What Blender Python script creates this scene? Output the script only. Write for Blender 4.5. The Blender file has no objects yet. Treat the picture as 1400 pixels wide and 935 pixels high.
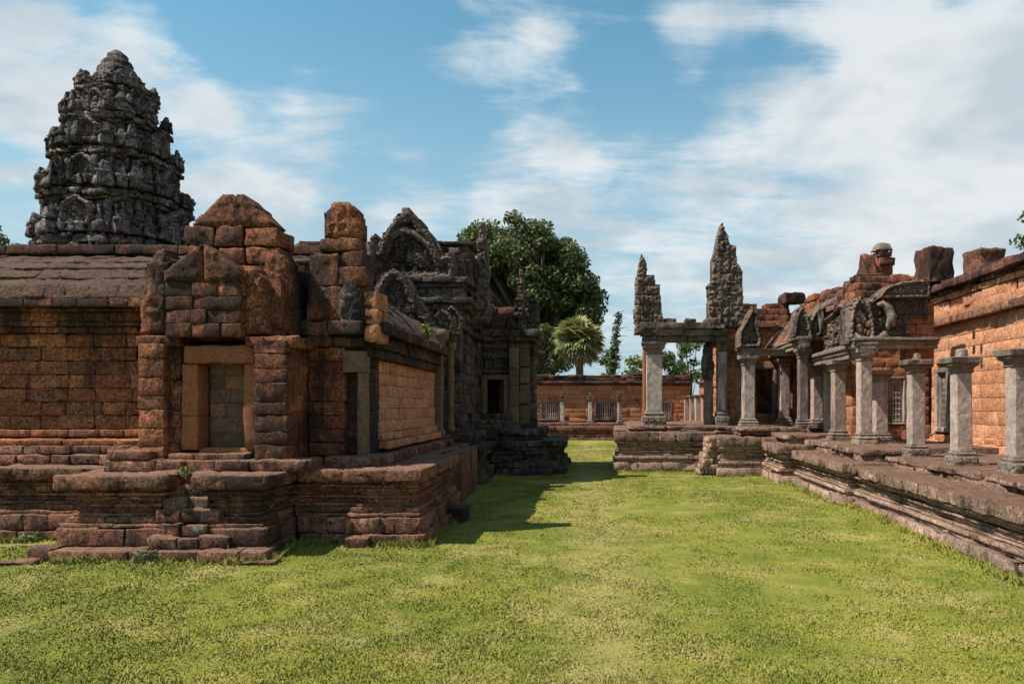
import bpy, math, random
import numpy as np
R = math.radians
rnd = random.Random(7)
nrs = np.random.RandomState(11)
S = bpy.context.scene

# ------------------------------------------------------------------ camera
FX, FY, CX, CY, EYE = 1000.0, 1000.0, 800.0, 555.0, 1.75
cam_d = bpy.data.cameras.new('camera')
cam = bpy.data.objects.new('camera', cam_d)
S.collection.objects.link(cam)
cam.location = (0, 0, EYE)
cam.rotation_euler = (R(90), 0, 0)
cam_d.sensor_width = 36.0
cam_d.lens = 36.0 * FX / 1400.0
cam_d.shift_x = -(CX - 700.0) / 1400.0
cam_d.shift_y = (CY - 467.5) / 1400.0
cam_d.clip_end = 2000.0
S.camera = cam

# ------------------------------------------------------------------ view, sun, sky
S.view_settings.view_transform = 'Standard'
S.view_settings.look = 'None'
S.view_settings.gamma = 1.0
S.view_settings.use_curve_mapping = False
S.view_settings.exposure = 0.70
SUN_EL, SUN_AZ = 56.0, 256.0          # azimuth clockwise from +Y: light comes from the left and a little from behind the camera
sd = bpy.data.lights.new('sun', 'SUN')
sd.energy = 5.0
sd.angle = R(0.5)
sd.color = (1.0, 0.94, 0.84)
sun = bpy.data.objects.new('sun', sd)
S.collection.objects.link(sun)
sun.rotation_euler = (R(90 - SUN_EL), 0, R(180 - SUN_AZ))
sun.location = (-30, -5, 40)

world = bpy.data.worlds.new('World')
S.world = world
world.use_nodes = True
wt = world.node_tree


class NT:
    """small helper for writing node trees"""
    def __init__(self, tree):
        self.t = tree

    def n(self, typ, **kw):
        nd = self.t.nodes.new(typ)
        for k, v in kw.items():
            setattr(nd, k, v)
        return nd

    def link(self, a, b):
        self.t.links.new(a, b)

    def put(self, sock, v):
        if isinstance(v, bpy.types.NodeSocket):
            self.link(v, sock)
        else:
            sock.default_value = v

    def math(self, op, a, b=0.0, c=None, clamp=False):
        nd = self.n('ShaderNodeMath', operation=op, use_clamp=clamp)
        self.put(nd.inputs[0], a)
        self.put(nd.inputs[1], b)
        if c is not None:
            self.put(nd.inputs[2], c)
        return nd.outputs[0]

    def vmath(self, op, a, b=None, scale=None):
        nd = self.n('ShaderNodeVectorMath', operation=op)
        self.put(nd.inputs[0], a)
        if b is not None:
            self.put(nd.inputs[1], b)
        if scale is not None:
            self.put(nd.inputs['Scale'], scale)
        return nd.outputs['Value'] if op in ('DOT_PRODUCT', 'LENGTH') else nd.outputs[0]

    def noise(self, vec, scale, detail=4.0, rough=0.55, dist=0.0, typ=None):
        nd = self.n('ShaderNodeTexNoise')
        if typ:
            nd.noise_type = typ
        self.put(nd.inputs['Vector'], vec)
        nd.inputs['Scale'].default_value = scale
        nd.inputs['Detail'].default_value = detail
        nd.inputs['Roughness'].default_value = rough
        nd.inputs['Distortion'].default_value = dist
        return nd.outputs['Fac']

    def ramp(self, v, a, b, lo=0.0, hi=1.0, smooth=True):
        nd = self.n('ShaderNodeMapRange', clamp=True)
        if smooth:
            nd.interpolation_type = 'SMOOTHSTEP'
        self.put(nd.inputs[0], v)
        nd.inputs[1].default_value = a
        nd.inputs[2].default_value = b
        nd.inputs[3].default_value = lo
        nd.inputs[4].default_value = hi
        return nd.outputs[0]

    def mix(self, f, a, b, mode='MIX'):
        nd = self.n('ShaderNodeMix', data_type='RGBA', blend_type=mode)
        self.put(nd.inputs[0], f)
        for s, v in ((nd.inputs[6], a), (nd.inputs[7], b)):
            if isinstance(v, tuple) and len(v) == 3:
                v = (*v, 1.0)
            self.put(s, v)
        return nd.outputs[2]


def direction(px, py):
    v = np.array([px - CX, FX, CY - py], float)
    return tuple(v / np.linalg.norm(v))


def build_world():
    N = NT(wt)
    wt.nodes.clear()
    out = N.n('ShaderNodeOutputWorld')
    bg = N.n('ShaderNodeBackground')
    bg.inputs['Strength'].default_value = 0.063
    sky = N.n('ShaderNodeTexSky', sky_type='NISHITA')
    sky.sun_disc = False
    sky.sun_elevation = R(SUN_EL)
    sky.sun_rotation = R(SUN_AZ)
    sky.air_density = 1.0
    sky.dust_density = 0.6
    sky.ozone_density = 1.0
    tc = N.n('ShaderNodeTexCoord')
    d = tc.outputs['Generated']
    sep = N.n('ShaderNodeSeparateXYZ')
    N.link(d, sep.inputs[0])
    z = sep.outputs['Z']
    den = N.math('ADD', N.math('MAXIMUM', z, 0.0), 0.22)
    comb = N.n('ShaderNodeCombineXYZ')
    N.link(N.math('DIVIDE', sep.outputs['X'], den), comb.inputs[0])
    N.link(N.math('DIVIDE', sep.outputs['Y'], den), comb.inputs[1])
    p = comb.outputs[0]
    # where the sky carries cloud (directions, radius in degrees inner/outer, weight)
    blobs = [
        (1330, 230, 2, 20, 0.52), (1150, 330, 4, 18, 0.44), (860, 330, 2, 13, 0.42), (1385, 120, 0.5, 7, 0.40), (1180, 190, 0.5, 7, 0.30),
        (1000, 35, 0.3, 5, 0.40), (1210, 25, 0.3, 6, 0.46), (690, 70, 0.5, 7, 0.30), (730, 255, 0.3, 6, 0.30), (760, 120, 0.3, 6, 0.24),
        (60, 85, 0.5, 7, 0.5), (190, 70, 0.3, 3.5, 0.55), (20, 20, 0.3, 4, 0.36), (20, 200, 1, 8, 0.42), (330, 250, 0.5, 8, 0.26), (480, 270, 0.5, 8, 0.24),
        (255, 150, 0.2, 3, 0.42), (600, 330, 1, 9, 0.34), (430, 135, 0.3, 4, 0.26), (300, 320, 1, 8, 0.28), (262, 70, 0.2, 2, 0.3), (960, 70, 0.2, 3, 0.3),
        (560, 200, 1, 8, -0.14), (340, 60, 1, 6, -0.22), (900, 140, 1, 7, -0.16), (520, 60, 1, 6, -0.14), (1090, 110, 0.5, 4, -0.12),
    ]
    back = [((-0.5, -0.8, 0.5), 34, 0.5), ((0.6, -0.7, 0.45), 34, 0.5), ((0.1, -0.3, 0.95), 26, 0.35), ((-0.95, 0.1, 0.3), 20, 0.4), ((0.95, 0.2, 0.35), 25, 0.45)]  # unseen clouds behind and overhead, added to whiten the ambient light
    cov = None
    warp = N.n('ShaderNodeTexNoise')
    N.link(d, warp.inputs['Vector'])
    warp.inputs['Scale'].default_value = 5.0
    warp.inputs['Detail'].default_value = 6.0
    wv = N.vmath('SUBTRACT', warp.outputs['Color'], (0.5, 0.5, 0.5))
    wv = N.vmath('SCALE', wv, scale=0.16)
    dw = N.vmath('NORMALIZE', N.vmath('ADD', d, wv))
    for (px, py, r0, r1, w) in blobs:
        dp = N.vmath('DOT_PRODUCT', dw, direction(px, py))
        v = N.ramp(dp, math.cos(R(r1)), math.cos(R(r0)), 0.0, w)
        cov = v if cov is None else N.math('ADD', cov, v)
    for (v3, rr, w) in back:
        v3 = np.array(v3) / np.linalg.norm(v3)
        v = N.ramp(N.vmath('DOT_PRODUCT', dw, tuple(v3)), math.cos(R(rr)), math.cos(R(2)), 0.0, w)
        cov = N.math('ADD', cov, v)
    soft = N.noise(p, 1.5, 9.0, 0.58, 0.25)
    mp = N.n('ShaderNodeMapping')
    N.link(p, mp.inputs[0])
    mp.inputs['Rotation'].default_value = (0, 0, R(28))
    mp.inputs['Scale'].default_value = (1.2, 3.4, 1)
    wisp = N.noise(mp.outputs[0], 1.6, 10.0, 0.64, 0.55)
    fine = N.noise(p, 7.0, 8.0, 0.6, 0.3)
    dens = N.math('ADD', N.math('MULTIPLY', N.math('SUBTRACT', soft, 0.5), 1.5), N.math('MULTIPLY', N.math('SUBTRACT', wisp, 0.5), 2.3))
    dens = N.math('ADD', dens, N.math('MULTIPLY', N.math('SUBTRACT', fine, 0.5), 0.85))
    dens = N.math('ADD', dens, cov)
    a = N.ramp(dens, 0.02, 0.85)
    thick = N.ramp(dens, 0.35, 1.1)
    shade = N.noise(p, 2.6, 7.0, 0.55, 0.2)
    ccol = N.mix(N.ramp(shade, 0.36, 0.60), (5.6, 6.3, 6.8), (8.0, 8.3, 8.45))
    ccol = N.mix(thick, N.mix(1.0, ccol, (0.86, 0.95, 1.0), 'MULTIPLY'), ccol)
    skyc = N.mix(1.0, sky.outputs[0], (0.94, 1.66, 1.53), 'MULTIPLY')
    # milky veil low over the horizon
    veil = N.ramp(z, 0.0, 0.52, 0.97, 0.05)
    skyc = N.mix(veil, skyc, (4.6, 5.9, 6.7))
    col = N.mix(N.math('MULTIPLY', a, 0.93), skyc, ccol)
    N.link(col, bg.inputs['Color'])
    N.link(bg.outputs[0], out.inputs[0])


build_world()

# ------------------------------------------------------------------ helpers: units and noise
def X(px, Y):
    return (px - CX) * Y / FX


def Z(py, Y):
    return EYE - (py - CY) * Y / FY


def _hash(ix, iy, iz, seed):
    h = (ix.astype(np.uint32) * np.uint32(374761393) + iy.astype(np.uint32) * np.uint32(668265263)
         + iz.astype(np.uint32) * np.uint32(2246822519) + np.uint32(seed * 3266489917 & 0xffffffff))
    h = (h ^ (h >> np.uint32(13))) * np.uint32(1274126177)
    h = h ^ (h >> np.uint32(16))
    return (h & np.uint32(0xffffff)).astype(np.float64) / float(0xffffff)


def vnoise(p, seed=0):
    """value noise in 3D, 0..1"""
    p = np.asarray(p, float) + 1000.0
    i = np.floor(p).astype(np.int64)
    f = p - i
    f = f * f * (3 - 2 * f)
    r = 0
    for dx in (0, 1):
        wx = f[:, 0] if dx else 1 - f[:, 0]
        for dy in (0, 1):
            wy = f[:, 1] if dy else 1 - f[:, 1]
            for dz in (0, 1):
                wz = f[:, 2] if dz else 1 - f[:, 2]
                r = r + wx * wy * wz * _hash(i[:, 0] + dx, i[:, 1] + dy, i[:, 2] + dz, seed)
    return r


_tpl = {}


def box_template(nx, ny, nz):
    """surface lattice of a box with nx,ny,nz points per axis"""
    k = (nx, ny, nz)
    if k in _tpl:
        return _tpl[k]
    idx, verts, quads = {}, [], []

    def vid(i, j, l):
        key = (i, j, l)
        if key not in idx:
            idx[key] = len(verts)
            verts.append(key)
        return idx[key]
    for i in range(nx - 1):
        for j in range(ny - 1):
            quads.append((vid(i, j, 0), vid(i, j + 1, 0), vid(i + 1, j + 1, 0), vid(i + 1, j, 0)))
            quads.append((vid(i, j, nz - 1), vid(i + 1, j, nz - 1), vid(i + 1, j + 1, nz - 1), vid(i, j + 1, nz - 1)))
    for i in range(nx - 1):
        for l in range(nz - 1):
            quads.append((vid(i, 0, l), vid(i + 1, 0, l), vid(i + 1, 0, l + 1), vid(i, 0, l + 1)))
            quads.append((vid(i, ny - 1, l), vid(i, ny - 1, l + 1), vid(i + 1, ny - 1, l + 1), vid(i + 1, ny - 1, l)))
    for j in range(ny - 1):
        for l in range(nz - 1):
            quads.append((vid(0, j, l), vid(0, j, l + 1), vid(0, j + 1, l + 1), vid(0, j + 1, l)))
            quads.append((vid(nx - 1, j, l), vid(nx - 1, j + 1, l), vid(nx - 1, j + 1, l + 1), vid(nx - 1, j, l + 1)))
    _tpl[k] = (np.array(verts), np.array(quads))
    return _tpl[k]


class MB:
    """collects shapes and links them as ONE mesh object"""
    def __init__(self):
        self.V, self.Q, self.T, self.C, self.D = [], [], [], [], []
        self.n = 0

    def add(self, v, q=None, t=None, tone=0.5, disp=None):
        v = np.asarray(v, float)
        self.V.append(v)
        if q is not None and len(q):
            self.Q.append(np.asarray(q, int) + self.n)
        if t is not None and len(t):
            self.T.append(np.asarray(t, int) + self.n)
        self.C.append(np.full(len(v), tone) if np.isscalar(tone) else np.asarray(tone, float))
        self.D.append(np.zeros((len(v), 3)) if disp is None else disp)
        self.n += len(v)

    def block(self, c, s, ang=0.0, bev=0.025, amp=0.012, tone=None, lod=1, taper=(1, 1), tilt=0.0, roll=0.0, seg=0.10):
        """weathered stone: a box with worn edges, a wobbling face, turned about z (ang), x (tilt), y (roll)"""
        if tone is None:
            tone = rnd.random()
        h = [max(q * 0.5, 0.004) for q in s]
        b = min(bev * 0.42, min(h) * 0.6)
        ax = []
        for q in h:
            m = 1 if lod == 0 else int(min(7, max(1, round((2 * q - 2 * b) / seg))))
            inner = np.linspace(-q + b, q - b, m + 1)
            ax.append(np.concatenate(([-q], inner, [q])))
        T, Qd = box_template(len(ax[0]), len(ax[1]), len(ax[2]))
        v = np.stack([ax[0][T[:, 0]], ax[1][T[:, 1]], ax[2][T[:, 2]]], 1)
        hh = np.array(h)
        ext = (np.abs(np.abs(v) - hh) < 1e-9)
        dirv = np.sign(v) * ext
        inner = np.clip(v, -(hh - b), hh - b)
        dl = v - inner
        ln = np.linalg.norm(dl, axis=1, keepdims=True)
        v = inner + np.where(ln > 1e-9, dl / np.maximum(ln, 1e-9) * b, 0)
        dirv = dirv / np.maximum(np.linalg.norm(dirv, axis=1, keepdims=True), 1e-9)
        f = (v[:, 2] / h[2] + 1) * 0.5
        v[:, 0] *= 1 + (taper[0] - 1) * f
        v[:, 1] *= 1 + (taper[1] - 1) * f
        for (a, i, j) in ((tilt, 1, 2), (roll, 2, 0), (ang, 0, 1)):
            if a:
                ca, sa = math.cos(a), math.sin(a)
                for arr in (v, dirv):
                    u, w = arr[:, i].copy(), arr[:, j].copy()
                    arr[:, i] = u * ca - w * sa
                    arr[:, j] = u * sa + w * ca
        v = v + np.array(c)
        self.add(v, Qd, tone=tone, disp=dirv * amp)

    def span(self, x0, x1, y0, y1, z0, z1, **k):
        self.block(((x0 + x1) / 2, (y0 + y1) / 2, (z0 + z1) / 2), (x1 - x0, y1 - y0, z1 - z0), **k)

    def box(self, x0, x1, y0, y1, z0, z1, tone=0.1):
        self.block(((x0 + x1) / 2, (y0 + y1) / 2, (z0 + z1) / 2), (x1 - x0, y1 - y0, z1 - z0), bev=0.004, amp=0, tone=tone, lod=0)

    def rings(self, rings, tone=0.5, amp=0.0, cap=True):
        """skin a list of closed rings (each m points)"""
        m = len(rings[0])
        v = np.concatenate([np.asarray(r, float) for r in rings])
        q = []
        for a in range(len(rings) - 1):
            for i in range(m):
                j = (i + 1) % m
                q.append((a * m + i, a * m + j, (a + 1) * m + j, (a + 1) * m + i))
        t = []
        cents = np.repeat(np.array([np.mean(r, axis=0) for r in rings]), m, axis=0)
        d = v - cents
        d /= np.maximum(np.linalg.norm(d, axis=1, keepdims=True), 1e-9)
        if cap:
            base = len(v)
            v = np.concatenate([v, [np.mean(rings[0], axis=0)], [np.mean(rings[-1], axis=0)]])
            d = np.concatenate([d, [[0, 0, 0]], [[0, 0, 0]]])
            o = (len(rings) - 1) * m
            for i in range(m):
                j = (i + 1) % m
                t.append((base, j, i))
                t.append((base + 1, o + i, o + j))
        self.add(v, q, t, tone=tone, disp=d * amp)

    def square(self, x, y, prof, ang=0.0, m=3, tone=0.5, amp=0.004, bev=0.012):
        """square moulded shaft: prof = [(z, half width)]"""
        rings = []
        for (z, w) in prof:
            b = min(bev, w * 0.3)
            pts = []
            e = np.linspace(-w + b, w - b, m)
            pts += [(u, -w) for u in e] + [(w, u) for u in e] + [(-u, w) for u in e] + [(-w, -u) for u in e]
            ca, sa = math.cos(ang), math.sin(ang)
            rings.append([(x + u * ca - q * sa, y + u * sa + q * ca, z) for u, q in pts])
        self.rings(rings, tone, amp)

    def lathe(self, x, y, prof, m=10, tone=0.5, amp=0.0):
        self.rings([[(x + r * math.cos(2 * math.pi * i / m), y + r * math.sin(2 * math.pi * i / m), z) for i in range(m)]
                    for z, r in prof], tone, amp)

    def tube(self, pts, rad, m=7, tone=0.5, amp=0.0):
        pts = [np.array(p, float) for p in pts]
        rings = []
        for i, p in enumerate(pts):
            d = pts[min(i + 1, len(pts) - 1)] - pts[max(i - 1, 0)]
            d /= max(np.linalg.norm(d), 1e-9)
            u = np.cross(d, (0.31, 0.17, 0.93) if abs(d[2]) < 0.9 else (1, 0, 0))
            u /= np.linalg.norm(u)
            w = np.cross(d, u)
            r = rad[i] if hasattr(rad, '__len__') else rad
            rings.append([p + r * (u * math.cos(2 * math.pi * k / m) + w * math.sin(2 * math.pi * k / m)) for k in range(m)])
        self.rings(rings, tone, amp)

    def relief(self, poly, o, u, v, n, thick, cell=0.022, depth=0.05, frame=0.1, freq=9.0, seed=0, tone=0.5, arch=True, joint=0.0, scroll=0.15):
        """carved stone slab: outline poly (u,v metres) at origin o, real thickness, carved front"""
        P = np.array(poly, float)
        lo, hi = P.min(0), P.max(0)
        nu, nv = int(math.ceil((hi[0] - lo[0]) / cell)) + 1, int(math.ceil((hi[1] - lo[1]) / cell)) + 1
        gu = lo[0] + np.arange(nu) * cell
        gv = lo[1] + np.arange(nv) * cell

        def inside(a, b):
            r = np.zeros(a.shape, bool)
            j = len(P) - 1
            for i in range(len(P)):
                c = ((P[i, 1] > b) != (P[j, 1] > b)) & (a < (P[j, 0] - P[i, 0]) * (b - P[i, 1]) / (P[j, 1] - P[i, 1] + 1e-12) + P[i, 0])
                r ^= c
                j = i
            return r
        cu, cv = np.meshgrid(gu[:-1] + cell / 2, gv[:-1] + cell / 2, indexing='ij')
        wob = (vnoise(np.stack([cu.ravel() * 6, cv.ravel() * 6, np.full(cu.size, seed * 1.7)], 1)) - 0.5).reshape(cu.shape) * (0.06 if arch and frame > 0 else 0.03)
        ins = inside(cu + wob, cv + wob[::-1, ::-1])
        if not ins.any():
            return
        U, W = np.meshgrid(gu, gv, indexing='ij')
        pts = np.stack([U.ravel(), W.ravel()], 1)
        dist = np.full(len(pts), 9.0)
        for i in range(len(P)):
            a, b = P[i], P[(i + 1) % len(P)]
            ab = b - a
            tt = np.clip(((pts - a) @ ab) / max(ab @ ab, 1e-9), 0, 1)
            dist = np.minimum(dist, np.linalg.norm(pts - (a + tt[:, None] * ab), axis=1))
        q3 = np.stack([pts[:, 0] * freq, pts[:, 1] * freq, np.full(len(pts), seed * 3.1)], 1)
        r1 = 1 - np.abs(vnoise(q3, seed) * 2 - 1)
        r2 = vnoise(q3 * 2.3, seed + 5)
        r3 = 1 - np.abs(vnoise(q3 * 4.1 + 3.3, seed + 9) * 2 - 1)
        h = depth * (r1 * 0.9 + r2 * 0.7 + r3 * 0.45 - 0.95)
        if arch and frame > 0 and scroll > 0:
            # carved foliage: a small spiral in every cell of a jittered lattice
            ci = np.floor(pts / scroll).astype(np.int64) + 500
            best = np.full(len(pts), 9.0)
            wave = np.zeros(len(pts))
            for ox in (-1, 0, 1):
                for oy in (-1, 0, 1):
                    gx, gy = ci[:, 0] + ox, ci[:, 1] + oy
                    zz0 = np.zeros_like(gx)
                    qx = (gx - 500 + 0.2 + 0.6 * _hash(gx, gy, zz0, seed + 1)) * scroll - pts[:, 0]
                    qy = (gy - 500 + 0.2 + 0.6 * _hash(gx, gy, zz0, seed + 2)) * scroll - pts[:, 1]
                    rr = np.hypot(qx, qy)
                    sg = np.where(_hash(gx, gy, zz0, seed + 3) > 0.5, 1, -1)
                    wv = np.cos(rr / scroll * 11.0 + sg * np.arctan2(qy, qx))
                    m_ = rr < best
                    best = np.where(m_, rr, best)
                    wave = np.where(m_, wv, wave)
            h = h * 0.55 + depth * (0.55 * wave + 0.35 - 0.9 * (best / scroll) ** 2)
        if joint > 0:
            row = np.floor((pts[:, 1] - lo[1]) / joint)
            dz = np.minimum((pts[:, 1] - lo[1]) % joint, joint - (pts[:, 1] - lo[1]) % joint)
            uu = pts[:, 0] - lo[0] + row * joint * 0.63
            du = np.minimum(uu % (joint * 1.3), joint * 1.3 - uu % (joint * 1.3))
            h -= 0.05 * np.exp(-(np.minimum(dz, du) / 0.016) ** 2)
            h += 0.05 * (_hash(row.astype(np.int64) + 50, np.floor(uu / (joint * 1.3)).astype(np.int64) + 50, np.zeros(len(pts), np.int64), seed) - 0.5)
        if arch and frame > 0:
            band = np.exp(-((dist - frame * 0.5) / (frame * 0.42)) ** 2)
            groove = np.exp(-((dist - frame * 1.25) / (frame * 0.25)) ** 2)
            h = h * (1 - band * 0.6) + depth * 1.5 * band - depth * 0.9 * groove
        h -= 0.04 * np.exp(-dist / 0.025)
        h = h.reshape(U.shape)
        idf = -np.ones(U.shape, int)
        quads = []
        use = np.argwhere(ins)
        verts = []

        def gid(i, j):
            if idf[i, j] < 0:
                idf[i, j] = len(verts)
                verts.append((i, j))
            return idf[i, j]
        cells = [(gid(i, j), gid(i + 1, j), gid(i + 1, j + 1), gid(i, j + 1)) for i, j in use]
        nf = len(verts)
        vi = np.array(verts)
        o, u, v, n = (np.array(t, float) for t in (o, u, v, n))
        base = o + gu[vi[:, 0]][:, None] * u + gv[vi[:, 1]][:, None] * v
        front = base + h[vi[:, 0], vi[:, 1]][:, None] * n
        back = base - n * thick
        quads += cells
        quads += [(a + nf, d + nf, c + nf, b + nf) for a, b, c, d in cells]
        edges = {}
        for a, b, c, d in cells:
            for e in ((a, b), (b, c), (c, d), (d, a)):
                edges[e] = edges.get(e, 0) + 1
        for (a, b) in edges:
            if (b, a) not in edges:
                quads.append((b, a, a + nf, b + nf))
        tn = tone + 0.3 * (r2.reshape(U.shape)[vi[:, 0], vi[:, 1]] - 0.5)
        self.add(np.concatenate([front, back]), quads, tone=np.concatenate([tn, tn]))

    def build(self, name, mat, parent=None, smooth=True, seed=3, nf=4.0):
        V = np.concatenate(self.V)
        C = np.concatenate(self.C)
        D = np.concatenate(self.D)
        amp = np.linalg.norm(D, axis=1)
        if amp.max() > 0:
            off = C[:, None] * 37.0
            k = (vnoise(V * nf + off, seed) - 0.5) * 1.4 + (vnoise(V * nf * 2.9 + off, seed + 1) - 0.5) * 1.2 + (vnoise(V * nf * 7.5 + off, seed + 2) - 0.5) * 1.0
            V = V + D * k[:, None]
        root = None
        if parent is not None:
            root = parent
            while root.parent is not None:
                root = root.parent
        org = np.array(root.location) if root is not None else np.array(V.min(0) * [1, 1, 1])
        if root is None:
            org = np.array([(V[:, 0].min() + V[:, 0].max()) / 2, (V[:, 1].min() + V[:, 1].max()) / 2, V[:, 2].min()])
        V = V - org
        Qs = np.concatenate(self.Q) if self.Q else np.zeros((0, 4), int)
        Ts = np.concatenate(self.T) if self.T else np.zeros((0, 3), int)
        me = bpy.data.meshes.new(name)
        me.vertices.add(len(V))
        me.vertices.foreach_set('co', V.astype(np.float32).ravel())
        nl = Qs.size + Ts.size
        me.loops.add(nl)
        me.loops.foreach_set('vertex_index', np.concatenate([Qs.ravel(), Ts.ravel()]).astype(np.int32))
        npol = len(Qs) + len(Ts)
        me.polygons.add(npol)
        st = np.concatenate([np.arange(len(Qs)) * 4, Qs.size + np.arange(len(Ts)) * 3]).astype(np.int32)
        me.polygons.foreach_set('loop_start', st)
        me.polygons.foreach_set('use_smooth', np.full(npol, smooth))
        at = me.attributes.new('tone', 'FLOAT', 'POINT')
        at.data.foreach_set('value', C.astype(np.float32))
        me.materials.append(mat)
        me.update(calc_edges=True)
        me.validate()
        ob = bpy.data.objects.new(name, me)
        S.collection.objects.link(ob)
        if parent is None:
            ob.location = org
        else:
            ob.parent = parent
        return ob


def tag(o, label=None, cat=None, group=None, kind=None):
    if label:
        o['label'] = label
    if cat:
        o['category'] = cat
    if group:
        o['group'] = group
    if kind:
        o['kind'] = kind
    return o


def thing(name, label, cat, loc=(0, 0, 0), group=None):
    o = bpy.data.objects.new(name, None)
    S.collection.objects.link(o)
    o.location = loc
    o.empty_display_size = 0.3
    return tag(o, label, cat, group, 'thing')


def copy_tree(o, parent=None):
    c = o.copy()
    S.collection.objects.link(c)
    if parent is not None:
        c.parent = parent
    for ch in list(o.children):
        copy_tree(ch, c)
    return c


# ------------------------------------------------------------------ helpers: masonry
def offset_pts(pts, out, closed):
    n = len(pts)
    nrm = []
    for i in range(n if closed else n - 1):
        a, b = np.array(pts[i], float), np.array(pts[(i + 1) % n], float)
        d = (b - a) / np.linalg.norm(b - a)
        nrm.append(np.array([d[1], -d[0]]))
    res = []
    for i in range(n):
        if closed:
            a, b = nrm[i - 1], nrm[i]
        else:
            a = nrm[i - 1] if i > 0 else None
            b = nrm[i] if i < n - 1 else None
        if a is None:
            v = b
        elif b is None:
            v = a
        elif abs(float(a @ b)) > 0.95:
            v = a
        else:
            v = a + b
        res.append(np.array(pts[i], float) + out * v)
    return res, nrm


def course(mb, pts, z0, z1, out=0.0, L=0.5, dep=0.3, closed=False, gaps=(), jit=0.012, bev=0.025, amp=0.01, lod=1, gap=0.01,
           tone=(0, 1), miss=0.0, skip=(), seg=0.10, tilt=0.0):
    off, nrm = offset_pts(pts, out, closed)
    n = len(pts)
    for e in range(n if closed else n - 1):
        if e in skip:
            continue
        A, B = off[e], off[(e + 1) % n]
        ln = float(np.linalg.norm(B - A))
        if ln < 0.03:
            continue
        d = (B - A) / ln
        nn = nrm[e]
        ang = math.atan2(d[1], d[0])
        iv = [(0.0, ln)]
        zm = (z0 + z1) / 2
        for (ge, s0, s1, za, zb) in gaps:
            if ge != e or not (za < zm < zb):
                continue
            new = []
            for (a, b) in iv:
                if s1 <= a or s0 >= b:
                    new.append((a, b))
                else:
                    if s0 > a + 0.02:
                        new.append((a, s0))
                    if s1 < b - 0.02:
                        new.append((s1, b))
            iv = new
        for (a, b) in iv:
            k = max(1, int(round((b - a) / L + rnd.uniform(-0.25, 0.25))))
            cuts = [a + (b - a) * (i + (rnd.uniform(-0.28, 0.28) if 0 < i < k else 0)) / k for i in range(k + 1)]
            for s0, s1 in zip(cuts[:-1], cuts[1:]):
                if rnd.random() < miss:
                    continue
                j = rnd.uniform(-jit, jit)
                if rnd.random() < 0.06:
                    j -= jit * 1.6
                c = A + d * (s0 + s1) / 2 - nn * (dep / 2 - j)
                mb.block((c[0], c[1], zm + rnd.uniform(-0.15, 0.15) * jit), (s1 - s0 - gap, dep, z1 - z0 - gap * 0.8), ang=ang, bev=bev * rnd.uniform(0.7, 1.4),
                         amp=amp, tone=tone[0] + (tone[1] - tone[0]) * rnd.random(), lod=lod, seg=seg, tilt=tilt)


def courses(mb, pts, prof, **k):
    for (z0, z1, out) in prof:
        course(mb, pts, z0, z1, out=out, **k)


def wall(mb, pts, z0, z1, h=0.2, **k):
    m = max(1, int(round((z1 - z0) / h)))
    for i in range(m):
        course(mb, pts, z0 + (z1 - z0) * i / m, z0 + (z1 - z0) * (i + 1) / m, **k)


def pile(mb, outline, yc, dep, ch=0.25, w=0.35, jit=0.05, axis=0, lod=1, bev=0.04, amp=0.02):
    """ruined stack of stones: outline = [(z, a0, a1)] along x (axis 0) or y (axis 1)"""
    zs = [o[0] for o in outline]
    z = zs[0]
    while z < zs[-1] - 0.04:
        h = min(ch * rnd.uniform(0.8, 1.2), zs[-1] - z)
        zm = z + h / 2
        a0 = np.interp(zm, zs, [o[1] for o in outline])
        a1 = np.interp(zm, zs, [o[2] for o in outline])
        k = max(1, int(round((a1 - a0) / w)))
        for i in range(k):
            s0, s1 = a0 + (a1 - a0) * i / k, a0 + (a1 - a0) * (i + 1) / k
            c = (s0 + s1) / 2 + rnd.uniform(-jit, jit) * 0.3
            yy = yc + rnd.uniform(-jit, jit)
            sz = (s1 - s0 - 0.01, dep * rnd.uniform(0.85, 1.05), h - 0.008)
            if axis == 0:
                mb.block((c, yy, zm), sz, ang=rnd.uniform(-0.05, 0.05), bev=bev, amp=amp, lod=lod, taper=(rnd.uniform(0.85, 1), rnd.uniform(0.85, 1)))
            else:
                mb.block((yy, c, zm), (sz[1], sz[0], sz[2]), ang=rnd.uniform(-0.05, 0.05), bev=bev, amp=amp, lod=lod, taper=(rnd.uniform(0.85, 1), rnd.uniform(0.85, 1)))
        z += h


# ------------------------------------------------------------------ materials
def new_mat(name):
    m = bpy.data.materials.new(name)
    m.use_nodes = True
    nt = m.node_tree
    nt.nodes.clear()
    N = NT(nt)
    out = N.n('ShaderNodeOutputMaterial')
    bs = N.n('ShaderNodeBsdfPrincipled')
    N.link(bs.outputs[0], out.inputs[0])
    return m, N, bs


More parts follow.
